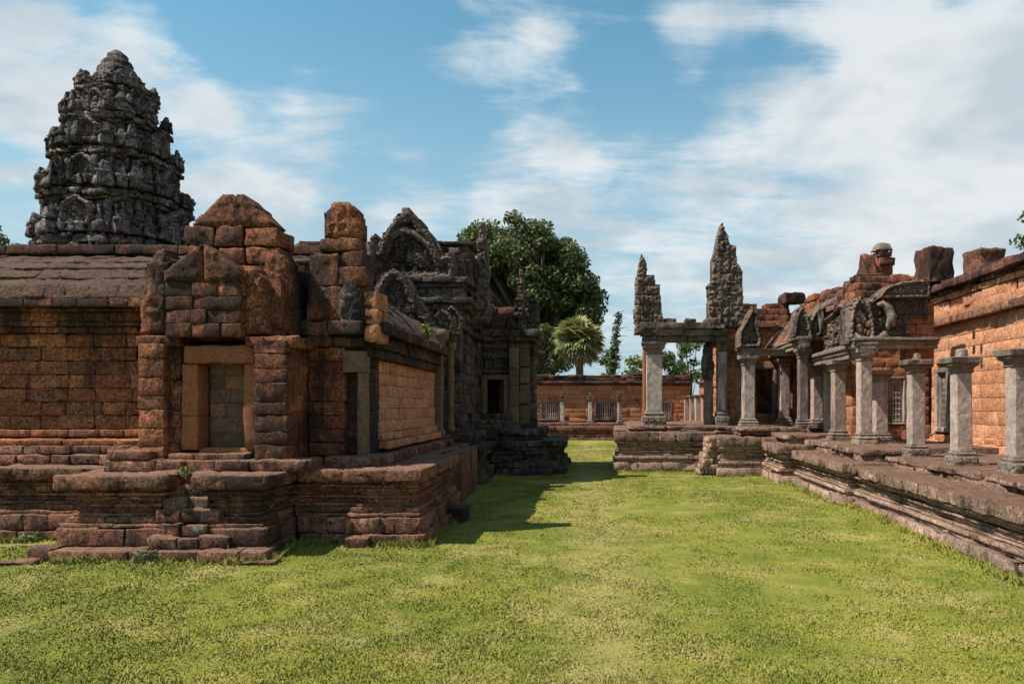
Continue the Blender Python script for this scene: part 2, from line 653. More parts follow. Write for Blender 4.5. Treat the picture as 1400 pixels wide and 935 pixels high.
def stone(name, c1, c2, c3=None, stain=0.5, stain_col=(0.022, 0.019, 0.017), lichen=0.3, lichen_col=(0.26, 0.27, 0.22), moss=0.0,
          crust=0.0, crust_col=(0.17, 0.11, 0.09), pit=26.0, pitd=0.5, bump=0.5, rough=0.93, sz=0.3, contrast=1.0, grain=0.8):
    m, N, bs = new_mat(name)
    geo = N.n('ShaderNodeNewGeometry')
    pos = geo.outputs['Position']
    at = N.n('ShaderNodeAttribute', attribute_name='tone')
    tone = at.outputs['Fac']
    big = N.noise(pos, 0.8, 5.0, 0.6)
    f = N.math('ADD', N.math('MULTIPLY', tone, 0.95), N.math('MULTIPLY', N.math('SUBTRACT', big, 0.5), 1.3), clamp=True)
    col = N.mix(f, c1, c2)
    if c3 is not None:
        t2 = N.math('FRACT', N.math('MULTIPLY', tone, 7.31))
        col = N.mix(N.ramp(t2, 0.62, 0.95, 0, 0.75), col, c3)
    mot = N.noise(pos, 9.0, 10.0, 0.76)
    lo, hi = max(0.1, 1 - 0.6 * contrast), 1 + 0.5 * contrast
    mv = N.ramp(mot, 0.3, 0.7, lo, hi, smooth=False)
    comb = N.n('ShaderNodeCombineColor')
    for i in range(3):
        N.link(mv, comb.inputs[i])
    col = N.mix(1.0, col, comb.outputs[0], 'MULTIPLY')
    gr = N.noise(pos, 27.0, 6.0, 0.88)
    gv = N.ramp(gr, 0.40, 0.60, 1 - 0.8 * grain, 1 + 0.75 * grain, smooth=False)
    comb2 = N.n('ShaderNodeCombineColor')
    for i in range(3):
        N.link(gv, comb2.inputs[i])
    col = N.mix(1.0, col, comb2.outputs[0], 'MULTIPLY')
    # pock marks
    pn = N.noise(pos, pit * 1.5, 4.0, 0.7)
    pk = N.ramp(pn, 0.33, 0.47, 1.0, 0.0)
    col = N.mix(N.math('MULTIPLY', pk, pitd), col, (c1[0] * 0.22, c1[1] * 0.2, c1[2] * 0.2))
    # water stains: tall black streaks and blotches
    mp = N.n('ShaderNodeMapping')
    N.link(pos, mp.inputs[0])
    mp.inputs['Scale'].default_value = (1.0, 1.0, sz)
    sn = N.noise(mp.outputs[0], 1.5, 9.0, 0.7, 0.3)
    th = 0.70 - 0.36 * stain
    sf = N.ramp(sn, th, th + 0.11)
    col = N.mix(N.math('MULTIPLY', sf, min(1.0, 0.55 + 0.4 * stain)), col, stain_col)
    # lichen patches
    if lichen > 0:
        ln = N.noise(pos, 2.3, 11.0, 0.76, 0.2)
        l2 = N.noise(pos, 17.0, 5.0, 0.7)
        lf = N.ramp(N.math('ADD', N.math('MULTIPLY', ln, 0.7), N.math('MULTIPLY', l2, 0.3)), 0.64 - 0.2 * lichen, 0.74 - 0.2 * lichen)
        col = N.mix(N.math('MULTIPLY', lf, 0.75), col, lichen_col)
    sepn = N.n('ShaderNodeSeparateXYZ')
    N.link(geo.outputs['Normal'], sepn.inputs[0])
    up = sepn.outputs['Z']
    if crust > 0:
        cn = N.noise(pos, 4.0, 8.0, 0.7)
        cf = N.math('MULTIPLY', N.ramp(up, 0.3, 0.75), N.ramp(cn, 0.36, 0.56, 0.55, 1.0))
        cc = N.mix(N.noise(pos, 11.0, 6.0, 0.7), tuple(q * 0.5 for q in crust_col), tuple(q * 1.45 for q in crust_col))
        col = N.mix(N.math('MULTIPLY', cf, crust), col, cc)
    if moss > 0:
        mn = N.noise(pos, 1.9, 9.0, 0.7, 0.2)
        mf = N.math('MULTIPLY', N.ramp(up, 0.15, 0.7), N.ramp(mn, 0.66 - 0.22 * moss, 0.76 - 0.22 * moss))
        col = N.mix(N.math('MULTIPLY', mf, 0.7), col, (0.12, 0.105, 0.04))
    N.link(col, bs.inputs['Base Color'])
    bs.inputs['Roughness'].default_value = rough
    bs.inputs['Specular IOR Level'].default_value = 0.2
    hgt = N.math('ADD', N.math('MULTIPLY', mot, 0.6), N.math('MULTIPLY', pk, -0.35))
    hgt = N.math('ADD', hgt, N.math('MULTIPLY', gr, 0.10 + 0.28 * grain))
    bp = N.n('ShaderNodeBump')
    bp.inputs['Strength'].default_value = bump
    bp.inputs['Distance'].default_value = 0.07
    N.link(hgt, bp.inputs['Height'])
    N.link(bp.outputs[0], bs.inputs['Normal'])
    return m


M = {}
M['lat_wall'] = stone('laterite_brown_wall', (0.25, 0.088, 0.042), (0.45, 0.178, 0.085), (0.17, 0.075, 0.048), stain=0.5, contrast=1.2, lichen=0.12, pitd=0.6, bump=0.8)
M['lat_block'] = stone('laterite_dark_block', (0.20, 0.068, 0.036), (0.41, 0.158, 0.076), (0.13, 0.06, 0.042), stain=0.66, contrast=1.3, lichen=0.36, lichen_col=(0.25, 0.24, 0.19), pitd=0.62, bump=0.9, crust=0.5, crust_col=(0.19, 0.10, 0.072))
M['lat_plinth'] = stone('laterite_weathered_plinth', (0.21, 0.086, 0.052), (0.40, 0.185, 0.112), (0.13, 0.07, 0.05), stain=0.6, contrast=1.3, lichen=0.48, lichen_col=(0.30, 0.29, 0.23), moss=0.3, crust=0.9, crust_col=(0.225, 0.125, 0.082), pitd=0.6, bump=0.9)
M['lat_roof'] = stone('laterite_mossy_roof', (0.085, 0.042, 0.032), (0.16, 0.085, 0.058), None, stain=0.5, lichen=0.42, lichen_col=(0.22, 0.2, 0.13), moss=0.34, crust=0.6, crust_col=(0.11, 0.064, 0.048), pitd=0.6, bump=1.0, sz=1.0)
M['lat_orange'] = stone('laterite_clean_orange', (0.40, 0.165, 0.078), (0.55, 0.265, 0.148), (0.48, 0.25, 0.155), stain=0.2, stain_col=(0.09, 0.045, 0.03), lichen=0.0, pitd=0.35, bump=0.5, pit=30, grain=0.6)
M['lat_orange2'] = stone('laterite_orange_stained', (0.31, 0.122, 0.06), (0.42, 0.185, 0.098), (0.24, 0.098, 0.055), stain=0.36, stain_col=(0.045, 0.028, 0.022), lichen=0.04, pitd=0.4, bump=0.5, sz=0.2, grain=0.6)
M['lat_dark'] = stone('laterite_blackened', (0.10, 0.045, 0.034), (0.19, 0.085, 0.056), None, stain=0.7, lichen=0.25, pitd=0.6, bump=0.9, crust=0.5, crust_col=(0.14, 0.09, 0.07))
M['sand_black'] = stone('sandstone_blackened', (0.06, 0.048, 0.042), (0.15, 0.12, 0.10), (0.19, 0.115, 0.08), stain=0.62, contrast=1.5, lichen=0.36, lichen_col=(0.27, 0.25, 0.21), pitd=0.45, bump=0.9, pit=16, crust=0.3, crust_col=(0.13, 0.1, 0.08))
M['sand_tower'] = stone('sandstone_tower_grey', (0.075, 0.06, 0.062), (0.25, 0.205, 0.195), (0.15, 0.10, 0.10), stain=0.58, contrast=1.6, lichen=0.5, lichen_col=(0.48, 0.43, 0.40), pitd=0.5, bump=1.0, pit=12)
M['sand_grey'] = stone('sandstone_pale_grey', (0.28, 0.208, 0.175), (0.47, 0.378, 0.325), (0.27, 0.182, 0.145), stain=0.52, stain_col=(0.06, 0.055, 0.05), lichen=0.12, lichen_col=(0.5, 0.48, 0.42), pitd=0.2, bump=0.35, pit=18, contrast=0.8, sz=0.2, grain=0.22)
M['sand_cap'] = stone('sandstone_dark_capital', (0.18, 0.134, 0.108), (0.30, 0.236, 0.192), (0.22, 0.145, 0.108), stain=0.5, stain_col=(0.05, 0.045, 0.04), lichen=0.3, lichen_col=(0.4, 0.38, 0.32), pitd=0.35, bump=0.6, crust=0.5, crust_col=(0.13, 0.11, 0.09), contrast=0.8, grain=0.6)
M['sand_ped'] = stone('sandstone_carved_grey', (0.125, 0.093, 0.076), (0.27, 0.20, 0.158), (0.24, 0.13, 0.085), stain=0.58, contrast=1.4, lichen=0.3, lichen_col=(0.38, 0.36, 0.31), pitd=0.4, bump=0.8, crust=0.4, crust_col=(0.12, 0.1, 0.085), grain=0.6)
M['ped_dark'] = stone('sandstone_dark_carving', (0.09, 0.067, 0.057), (0.22, 0.17, 0.142), (0.21, 0.12, 0.085), stain=0.6, contrast=1.6, lichen=0.36, lichen_col=(0.36, 0.33, 0.28), pitd=0.5, bump=1.0)
M['sand_tan'] = stone('sandstone_tan_door', (0.23, 0.082, 0.038), (0.35, 0.138, 0.066), None, stain=0.3, stain_col=(0.12, 0.09, 0.06), lichen=0.0, pitd=0.2, bump=0.35, contrast=0.5, grain=0.35)
M['jamb_old'] = stone('sandstone_old_jamb', (0.112, 0.068, 0.045), (0.19, 0.12, 0.078), None, stain=0.35, lichen=0.1, pitd=0.2, bump=0.35, contrast=0.7, grain=0.35)
M['sand_green'] = stone('sandstone_greenish_panel', (0.12, 0.073, 0.052), (0.18, 0.108, 0.075), (0.27, 0.125, 0.065), stain=0.3, stain_col=(0.06, 0.06, 0.045), lichen=0.0, pitd=0.2, bump=0.4, contrast=0.6, grain=0.35)
M['plat_side'] = stone('sandstone_pinkish_platform', (0.36, 0.225, 0.165), (0.53, 0.35, 0.255), (0.27, 0.175, 0.135), stain=0.42, stain_col=(0.07, 0.055, 0.048), lichen=0.26, lichen_col=(0.42, 0.36, 0.30), moss=0.15, crust=0.9, crust_col=(0.17, 0.10, 0.075), pitd=0.5, bump=0.8, grain=0.6)
M['plat_top'] = stone('laterite_dark_crust', (0.19, 0.115, 0.082), (0.33, 0.21, 0.152), (0.38, 0.25, 0.19), stain=0.5, contrast=1.3, lichen=0.3, lichen_col=(0.3, 0.27, 0.21), moss=0.45, crust=0.95, crust_col=(0.19, 0.098, 0.068), pitd=0.6, bump=1.0)
M['dark'] = stone('opening_shade_stone', (0.05, 0.03, 0.022), (0.07, 0.04, 0.03), None, stain=0.5, lichen=0, bump=0.3)  # shade inside openings, put into the stone colour


def leaf_mat(name, c1, c2, trans=0.25):
    m, N, bs = new_mat(name)
    at = N.n('ShaderNodeAttribute', attribute_name='tone')
    geo = N.n('ShaderNodeNewGeometry')
    big = N.noise(geo.outputs['Position'], 0.35, 3.0, 0.5)
    f = N.math('ADD', N.math('MULTIPLY', at.outputs['Fac'], 0.7), N.math('MULTIPLY', N.math('SUBTRACT', big, 0.35), 0.9), clamp=True)
    col = N.mix(f, c1, c2)
    N.link(col, bs.inputs['Base Color'])
    bs.inputs['Roughness'].default_value = 0.55
    bs.inputs['Specular IOR Level'].default_value = 0.25
    tr = N.n('ShaderNodeBsdfTranslucent')
    N.link(col, tr.inputs[0])
    mx = N.n('ShaderNodeMixShader')
    mx.inputs[0].default_value = trans
    out = [n for n in N.t.nodes if n.type == 'OUTPUT_MATERIAL'][0]
    N.link(bs.outputs[0], mx.inputs[1])
    N.link(tr.outputs[0], mx.inputs[2])
    N.link(mx.outputs[0], out.inputs[0])
    return m


M['leaf_dark'] = leaf_mat('leaves_dark_green', (0.03, 0.048, 0.016), (0.16, 0.18, 0.065))
M['leaf_mid'] = leaf_mat('leaves_mid_green', (0.03, 0.055, 0.015), (0.11, 0.15, 0.04))
M['leaf_pale'] = leaf_mat('leaves_yellow_green', (0.06, 0.09, 0.02), (0.19, 0.2, 0.05))
M['palm_leaf'] = leaf_mat('palm_fans_green', (0.15, 0.17, 0.055), (0.42, 0.40, 0.18), 0.25)
M['straw'] = leaf_mat('dead_palm_fans', (0.2, 0.165, 0.09), (0.36, 0.30, 0.19), 0.1)
M['bark'] = stone('tree_bark', (0.10, 0.085, 0.07), (0.18, 0.155, 0.13), None, stain=0.3, lichen=0.2, bump=0.8)


def grass_mat(name, blades):
    m, N, bs = new_mat(name)
    geo = N.n('ShaderNodeNewGeometry')
    pos = geo.outputs['Position']
    n1 = N.noise(pos, 0.55, 6.0, 0.62)
    n2 = N.noise(pos, 2.6, 7.0, 0.65)
    f = N.math('ADD', N.math('MULTIPLY', n1, 0.8), N.math('MULTIPLY', n2, 0.55))
    f = N.ramp(f, 0.48, 0.86)
    green, yel, straw = (0.112, 0.132, 0.017), (0.222, 0.205, 0.031), (0.34, 0.262, 0.105)
    col = N.mix(f, green, yel)
    n3 = N.noise(pos, 1.1, 8.0, 0.72, 0.4)
    dry = N.ramp(n3, 0.47, 0.68, 0.0, 0.7)
    sx = N.n('ShaderNodeSeparateXYZ')
    N.link(pos, sx.inputs[0])
    # faint path trodden down the middle of the lawn
    off = N.math('ABSOLUTE', N.math('ADD', N.math('SUBTRACT', sx.outputs['X'], 0.15), N.math('MULTIPLY', N.math('SUBTRACT', n1, 0.5), 1.6)))
    track = N.math('MULTIPLY', N.ramp(off, 0.1, 0.8, 0.6, 0.0), N.ramp(n2, 0.35, 0.6, 0.3, 1.0))
    dry = N.math('MAXIMUM', dry, track)
    col = N.mix(dry, col, straw)
    if blades:
        at = N.n('ShaderNodeAttribute', attribute_name='tone')
        t = at.outputs['Fac']
        col = N.mix(N.ramp(t, 0.9, 0.97, 0.0, 0.45), col, (0.42, 0.35, 0.17))
        col = N.mix(N.ramp(t, 0.0, 0.4, 0.12, 0.0), col, (0.09, 0.125, 0.018))
    else:
        n4 = N.noise(pos, 38.0, 5.0, 0.7)
        col = N.mix(N.ramp(n4, 0.35, 0.62, 0.6, 0.0), col, (0.10, 0.12, 0.022))
        bp = N.n('ShaderNodeBump')
        bp.inputs['Strength'].default_value = 0.7
        bp.inputs['Distance'].default_value = 0.03
        N.link(n4, bp.inputs['Height'])
        N.link(bp.outputs[0], bs.inputs['Normal'])
    if blades:
        nm = N.vmath('NORMALIZE', N.vmath('ADD', geo.outputs['Normal'], (0.0, 0.0, 1.1)))
        N.link(nm, bs.inputs['Normal'])
    N.link(col, bs.inputs['Base Color'])
    bs.inputs['Roughness'].default_value = 0.8
    bs.inputs['Specular IOR Level'].default_value = 0.12
    return m


M['ground'] = grass_mat('lawn_soil_and_turf', False)
M['grass'] = grass_mat('grass_blades', True)


# ------------------------------------------------------------------ ground and grass
def ground_h(x, y):
    p = np.stack([x * 0.35, y * 0.35, np.zeros_like(x)], 1)
    q = np.stack([x * 1.3, y * 1.3, np.ones_like(x)], 1)
    return (vnoise(p, 21) - 0.5) * 0.06 + (vnoise(q, 22) - 0.5) * 0.025


def make_ground():
    ax = np.concatenate([[-900, -300, -100, -50], np.arange(-30, 30.01, 0.4), [50, 100, 300, 900]])
    ay = np.concatenate([[-900, -300, -100, -40, -10], np.arange(0, 60.01, 0.4), [80, 120, 300, 900]])
    gx, gy = np.meshgrid(ax, ay, indexing='ij')
    x, y = gx.ravel(), gy.ravel()
    z = ground_h(x, y) * (np.maximum(np.abs(x), np.abs(y - 30)) < 31) - 0.01
    mb = MB()
    ny = len(ay)
    i, j = np.meshgrid(np.arange(len(ax) - 1), np.arange(ny - 1), indexing='ij')
    a = (i * ny + j).ravel()
    mb.add(np.stack([x, y, z], 1), np.stack([a, a + ny, a + ny + 1, a + 1], 1))
    g = mb.build('ground', M['ground'])
    tag(g, 'mown yellow green lawn of the temple courtyard', 'lawn', kind='structure')


def make_grass():
    n = 980000
    u = nrs.rand(n)
    y = 3.9 * (34.0 / 3.9) ** (u ** 1.25)          # denser near the camera
    xa = (-830.0 * y / FX) - 1.6
    xb = (620.0 * y / FX) + 1.6
    xa = np.maximum(xa, -9.6)
    xb = np.minimum(xb, 5.2)
    x = xa + (xb - xa) * nrs.rand(n)
    cl = vnoise(np.stack([x * 5, y * 5, np.zeros(n)], 1), 31)
    big = vnoise(np.stack([x * 0.9, y * 0.9, np.zeros(n)], 1), 32)
    worn = vnoise(np.stack([x * 0.55, y * 0.4, np.full(n, 4.0)], 1), 33) * 0.6 + vnoise(np.stack([x * 2.1, y * 1.7, np.full(n, 2.0)], 1), 34) * 0.4
    keep = (cl * 0.6 + big * 0.4) > 0.9 * nrs.rand(n) - 0.25 + 0.7 * np.clip((worn - 0.58) * 6, 0, 1)
    keep &= ~((x < -2.1) & (y > 9.45) & (y < 16.8))
    keep &= ~((x < -3.75) & (x > -6.1) & (y > 8.35))
    x, y, cl, big = x[keep], y[keep], cl[keep], big[keep]
    n = len(x)
    # ragged fringe of longer grass where the mower cannot reach, along the foot of the stones
    fr = []
    for (xa_, ya_, xb_, yb_, m_) in ((-6.1, 8.12, -3.5, 8.12, 5000), (-3.55, 8.2, -3.55, 9.25, 2500), (-3.55, 9.2, -2.0, 9.2, 4500), (-1.98, 9.2, -1.98, 11.9, 4000), (-8.5, 9.42, -6.1, 9.42, 4500),
                                     (4.36, 7.2, 4.62, 12.9, 9000), (4.44, 13.0, 4.6, 16.5, 4500), (0.7, 19.8, 3.35, 19.8, 2500), (3.4, 18.3, 4.4, 18.3, 1500)):
        w_ = nrs.rand(m_)
        nn_ = vnoise(np.stack([w_ * 14 + xa_ * 7, np.full(m_, ya_), np.zeros(m_)], 1), 36)
        k_ = nrs.rand(m_) < np.clip((nn_ - 0.25) * 2.2, 0.05, 1)
        w_ = w_[k_]
        fr.append(np.stack([xa_ + (xb_ - xa_) * w_ - np.abs(nrs.normal(size=len(w_))) * (0.05 if xa_ > 4 else 0.0) + nrs.normal(size=len(w_)) * 0.03, ya_ + (yb_ - ya_) * w_ + nrs.normal(size=len(w_)) * 0.05], 1))
    fr = np.concatenate(fr)
    x, y = np.concatenate([x, fr[:, 0]]), np.concatenate([y, fr[:, 1]])
    cl, big = np.concatenate([cl, np.full(len(fr), 0.8)]), np.concatenate([big, np.full(len(fr), 0.7)])
    n0, n = n, len(x)
    z = ground_h(x, y) - 0.012
    h = (0.008 + 0.011 * nrs.rand(n)) * (0.6 + 0.8 * cl) * (0.75 + 0.5 * big)
    edge = np.exp(-np.maximum(0, 8.3 - y) / 0.25) * (x < -3.4) + np.exp(-np.maximum(0, 9.2 - y) / 0.2) * ((x > -3.6) & (x < -1.9)) + np.exp(-np.abs(x - (4.05 + 0.0436 * y)) / 0.2)
    h *= 1 + 1.1 * np.clip(edge, 0, 1) * nrs.rand(n)
    h[n0:] *= 1.4 + 2.2 * nrs.rand(n - n0) ** 2
    h[nrs.rand(n) < 0.012] *= 1.8
    wd = 0.0025 + 0.003 * nrs.rand(n) + 0.0004 * y
    a = nrs.rand(n) * 6.283
    b = nrs.rand(n) * 6.283
    lean = h * (0.3 + 1.0 * nrs.rand(n))
    P = np.stack([x, y, z], 1)
    side = np.stack([np.cos(a), np.sin(a), np.zeros(n)], 1) * wd[:, None]
    tip = P + np.stack([np.cos(b) * lean, np.sin(b) * lean, h], 1)
    V = np.stack([P - side, P + side, tip], 1).reshape(-1, 3)
    T = np.arange(3 * n).reshape(-1, 3)
    mb = MB()
    mb.add(V, None, T, tone=np.repeat(nrs.rand(n), 3))
    g = mb.build('grass', M['grass'])
    tag(g, 'short tufted grass growing over the courtyard lawn', 'grass', kind='stuff')


make_ground()
make_grass()


# ------------------------------------------------------------------ near laterite hall (left)
def make_hall():
    h = thing('laterite_hall', 'near weathered laterite hall with a blind stone doorway and stepped gable, left foreground', 'temple hall', (-5.0, 11.0, 0))
    W = [(-15, 10.4), (-5.58, 10.4), (-5.58, 9.35), (-3.78, 9.35), (-3.78, 9.98), (-3.0, 9.98), (-3.0, 14.6)]
    # lower plinth
    p1 = [(-15, 9.62), (-6.0, 9.62), (-6.0, 8.52), (-4.92, 8.52), (-4.92, 8.86), (-4.4, 8.86), (-4.4, 8.52), (-3.78, 8.52), (-3.78, 9.42),
          (-2.95, 9.42), (-2.95, 9.34), (-2.16, 9.34), (-2.16, 11.95), (-2.62, 11.95), (-2.62, 15.8)]
    mb = MB()
    course(mb, p1, 0.0, 0.13, out=0.14, L=0.42, dep=0.45, jit=0.015, bev=0.03, amp=0.02)
    course(mb, p1, 0.13, 0.34, out=0.10, L=0.40, dep=0.45, jit=0.015, bev=0.04, amp=0.024)
    prof = [(0.34, 0.39, 0.07), (0.39, 0.46, 0.04), (0.46, 0.50, -0.02), (0.50, 0.57, -0.06), (0.57, 0.61, -0.02), (0.61, 0.65, -0.05), (0.65, 0.71, 0.0), (0.71, 0.75, 0.05), (0.75, 0.79, 0.02)]
    courses(mb, p1, prof, L=0.55, dep=0.45, jit=0.008, bev=0.02, amp=0.014, gap=0.006)
    course(mb, p1, 0.79, 0.945, out=0.11, L=0.55, dep=0.8, jit=0.016, bev=0.035, amp=0.028, gap=0.008)
    # broken steps between the two pedestals
    for k in range(6):
        zz = 0.13 + k * 0.135
        x = -4.95
        while x < -4.38:
            w = rnd.uniform(0.2, 0.34)
            mb.block((x + w / 2, 8.53 + k * 0.085 + rnd.uniform(-0.03, 0.03), zz + 0.065 + rnd.uniform(-0.01, 0.01)), (w + 0.01, 0.46, 0.15), ang=rnd.uniform(-0.12, 0.12), bev=0.06, amp=0.04)
            x += w
    # base slab lying in the grass
    x = -6.02
    while x < -3.62:
        w = rnd.uniform(0.28, 0.5)
        mb.block((x + w / 2, 8.38 + rnd.uniform(-0.015, 0.015), 0.06), (w - 0.012, 0.42, 0.13), bev=0.035, amp=0.022)
        x += w
    for (x0, x1, y0, y1) in ((-15, -2.3, 9.9, 15.6), (-5.85, -5.05, 8.75, 9.9), (-5.05, -4.3, 9.05, 9.9), (-4.3, -3.95, 8.75, 9.9)):
        mb.box(x0, x1, y0, y1, 0.0, 0.9, tone=0.2)
    mb.build('plinth', M['lat_plinth'], h)
    # upper plinth
    mb = MB()
    off = [(-15, 10.05), (-5.95, 10.05), (-5.95, 9.0), (-3.45, 9.0), (-3.45, 9.66), (-2.72, 9.66), (-2.72, 15.0)]
    course(mb, off, 0.94, 1.08, out=0, L=0.36, dep=0.6, jit=0.02, bev=0.035, amp=0.022)
    course(mb, off[:3], 1.08, 1.2, out=-0.08, L=0.4, dep=0.5, jit=0.02, bev=0.03, amp=0.018)
    mb.box(-15, -2.85, 10.2, 14.9, 0.9, 1.06, tone=0.2)
    mb.box(-5.8, -3.6, 9.2, 10.3, 0.9, 1.055, tone=0.2)
    mb.build('upper_plinth', M['lat_plinth'], h)
    # long wall
    mb = MB()
    wl = W[:2]
    course(mb, wl, 1.2, 1.31, out=0.2, L=0.45, dep=0.5, jit=0.012, bev=0.03, amp=0.015, tilt=0.12)
    course(mb, wl, 1.31, 1.42, out=0.09, L=0.45, dep=0.4, jit=0.012, bev=0.03, amp=0.012)
    wall(mb, wl, 1.42, 2.78, h=0.195, L=0.46, dep=0.3, jit=0.012, bev=0.022, amp=0.014, gap=0.012, seg=0.08)
    mb.box(-15, -5.4, 10.52, 12.0, 1.0, 3.1)
    mb.build('wall', M['lat_wall'], h)
    mb = MB()
    courses(mb, wl, [(2.78, 2.87, 0.06), (2.87, 2.94, 0.11), (2.94, 3.07, 0.1), (3.07, 3.12, 0.2), (3.12, 3.24, 0.3)], L=0.36, dep=0.5, jit=0.012, bev=0.02, amp=0.012)
    mb.build('cornice', M['lat_block'], h)
    # curved corbel roof, rows of mossy blocks
    mb = MB()
    rows = [(10.12 + 1.88 * q ** 1.35, 3.24 + 0.96 * q ** 0.72) for q in [k / 9.0 for k in range(10)]]
    for ri, ((ya, za), (yb, zb)) in enumerate(zip(rows[:-1], rows[1:])):
        tl = math.atan2(zb - za, yb - ya)
        ln = math.hypot(yb - ya, zb - za)
        x = -15.0
        while x < -4.5:
            w = rnd.uniform(0.25, 0.5)
            j = rnd.uniform(-0.012, 0.012) - (0.028 if ri % 2 else 0)
            mb.block((x + w / 2, (ya + yb) / 2 + 0.1 * math.sin(tl), (za + zb) / 2 - 0.1 * math.cos(tl) + j), (w + 0.035, ln * 1.04, 0.22), tilt=tl + rnd.uniform(-0.05, 0.05), bev=0.05, amp=0.026, seg=0.05, tone=0.3 + 0.4 * rnd.random())
            x += w
    mb.box(-15, -4.4, 10.6, 12.2, 3.1, 3.5)
    mb.box(-15, -4.3, 11.2, 12.4, 3.4, 3.9)
    mb.build('roof', M['lat_roof'], h)
    mb = MB()
    x = -15.0
    while x < -4.0:
        w = rnd.uniform(0.7, 1.1)
        mb.block((x + w / 2, 12.05, 4.29 + rnd.uniform(-0.008, 0.008)), (w - 0.01, 0.36, 0.15), bev=0.03, amp=0.015)
        x += w
    mb.build('ridge', M['lat_dark'], h)
    # porch with blind door
    mb = MB()
    pw = W[1:5]
    dg = [(1, 0.40, 1.38, 1.0, 2.6)]
    wall(mb, pw, 1.07, 2.5, h=0.2, L=0.4, dep=0.32, jit=0.012, bev=0.02, amp=0.016, gap=0.007, gaps=dg)
    # pilasters either side
    for (x0, x1) in ((-5.62, -5.3), (-4.17, -3.76)):
        z = 1.07
        while z < 2.45:
            hh = rnd.uniform(0.16, 0.25)
            mb.block(((x0 + x1) / 2 + rnd.uniform(-0.008, 0.008), 9.33, z + hh / 2), (x1 - x0, 0.26, hh - 0.006), bev=0.024, amp=0.016)
            z += hh
    mb.box(-5.4, -5.14, 9.5, 10.4, 1.0, 3.4)
    mb.box(-4.2, -3.95, 9.5, 10.4, 1.0, 3.4)
    mb.box(-5.3, -4.0, 9.84, 10.4, 1.0, 3.6)
    mb.build('porch_wall', M['lat_block'], h)
    mb = MB()
    for pp in ([(-5.58, 10.4), (-5.58, 9.35), (-5.13, 9.35)], [(-4.3, 9.35), (-3.78, 9.35), (-3.78, 9.98)]):
        mb = MB()
        course(mb, pp, 2.5, 2.64, out=0.10, L=0.4, dep=0.4, jit=0.02, bev=0.04, amp=0.024)
        mb.build('porch_cornice', M['lat_block'], h)
    door = MB()
    # panel of fitted grey-green blocks
    z = 1.2
    for hh in (0.2, 0.2, 0.19, 0.18, 0.18, 0.17):
        x = -4.93
        for w in ((0.2, 0.24, 0.15) if rnd.random() < 0.5 else (0.27, 0.2, 0.12)):
            door.block((x + w / 2, 9.66 + rnd.uniform(-0.004, 0.004), z + hh / 2), (w - 0.004, 0.1, hh - 0.004), bev=0.008, amp=0.005)
            x += w
        z += hh
    dp = door.build('false_door', M['sand_green'], h)
    fr = MB()
    fr.span(-5.17, -4.96, 9.36, 9.72, 1.19, 1.62, bev=0.03, amp=0.014, tone=0.4)
    fr.span(-5.17, -4.96, 9.365, 9.72, 1.625, 2.29, bev=0.03, amp=0.014, tone=0.6)
    fr.span(-4.37, -4.2, 9.36, 9.72, 1.19, 2.29, bev=0.03, amp=0.014, tone=0.5)
    fr.span(-5.13, -4.22, 9.34, 9.74, 2.295, 2.52, bev=0.06, amp=0.028, tone=0.35)
    fr.span(-4.98, -4.27, 9.42, 9.75, 1.13, 1.21, bev=0.02, amp=0.012, tone=0.8)
    fr.build('door_frame', M['sand_tan'], dp)
    sl = MB()
    for k in range(3):
        sl.span(-5.22 + k * 0.32, -4.91 + k * 0.32, 9.16, 9.5, 1.072, 1.15, bev=0.025, amp=0.014)
    sl.build('sill', M['lat_plinth'], dp)
    # stepped gable over the door
    mb = MB()
    z = 2.62
    for i, ws in enumerate(((0.34, 0.36, 0.27), (0.33, 0.2, 0.44), (0.36, 0.62), (0.34, 0.33, 0.31))):
        x = -5.3
        for w in ws:
            mb.block((x + w / 2, 9.42 + rnd.uniform(-0.012, 0.012), z + 0.085), (w - 0.014, 0.42, 0.168), bev=0.026, amp=0.015)
            x += w
        z += 0.172
    # two big triangular stones meeting in a point
    for sgn in (-1, 1):
        xc = -4.82
        pol = [(0.0, 0.0), (0.49 * sgn, 0.0), (0.49 * sgn, 0.14), (0.0, 0.5)]
        if sgn < 0:
            pol = pol[::-1]
        mb.relief(pol, (xc + 0.006 * sgn, 9.2, z), (1, 0, 0), (0, 0, 1), (0, -1, 0), 0.4, cell=0.024, depth=0.02, frame=0, freq=7, seed=5 + sgn, tone=0.4 + 0.2 * sgn)
    # back gable: a course of three and the big cap stone
    zc = 3.62
    for (x0, x1, za, zb) in ((-5.22, -4.75, 3.3, 3.6), (-4.76, -4.25, 3.3, 3.62), (-5.24, -4.86, 3.61, 3.86), (-4.85, -4.5, 3.62, 3.84), (-4.49, -4.06, 3.62, 3.85),
                             (-5.3, -4.9, 3.86, 4.13), (-4.9, -4.52, 3.86, 4.14), (-4.5, -4.05, 3.87, 4.11)):
        mb.span(x0 + 0.004, x1 - 0.008, 9.66, 10.2, za, zb - 0.008, bev=0.045, amp=0.03)
    mb.relief([(-0.5, 0), (0.5, 0), (0.53, 0.07), (0.17, 0.42), (-0.1, 0.43), (-0.46, 0.1)], (-4.69, 9.66, 4.12), (1, 0, 0), (0, 0, 1), (0, -1, 0), 0.5,
              cell=0.024, depth=0.014, frame=0, freq=8, seed=9, tone=0.5)
    mb.box(-5.15, -4.2, 9.5, 10.2, 2.6, 3.3)
    mb.build('gable', M['lat_block'], h)
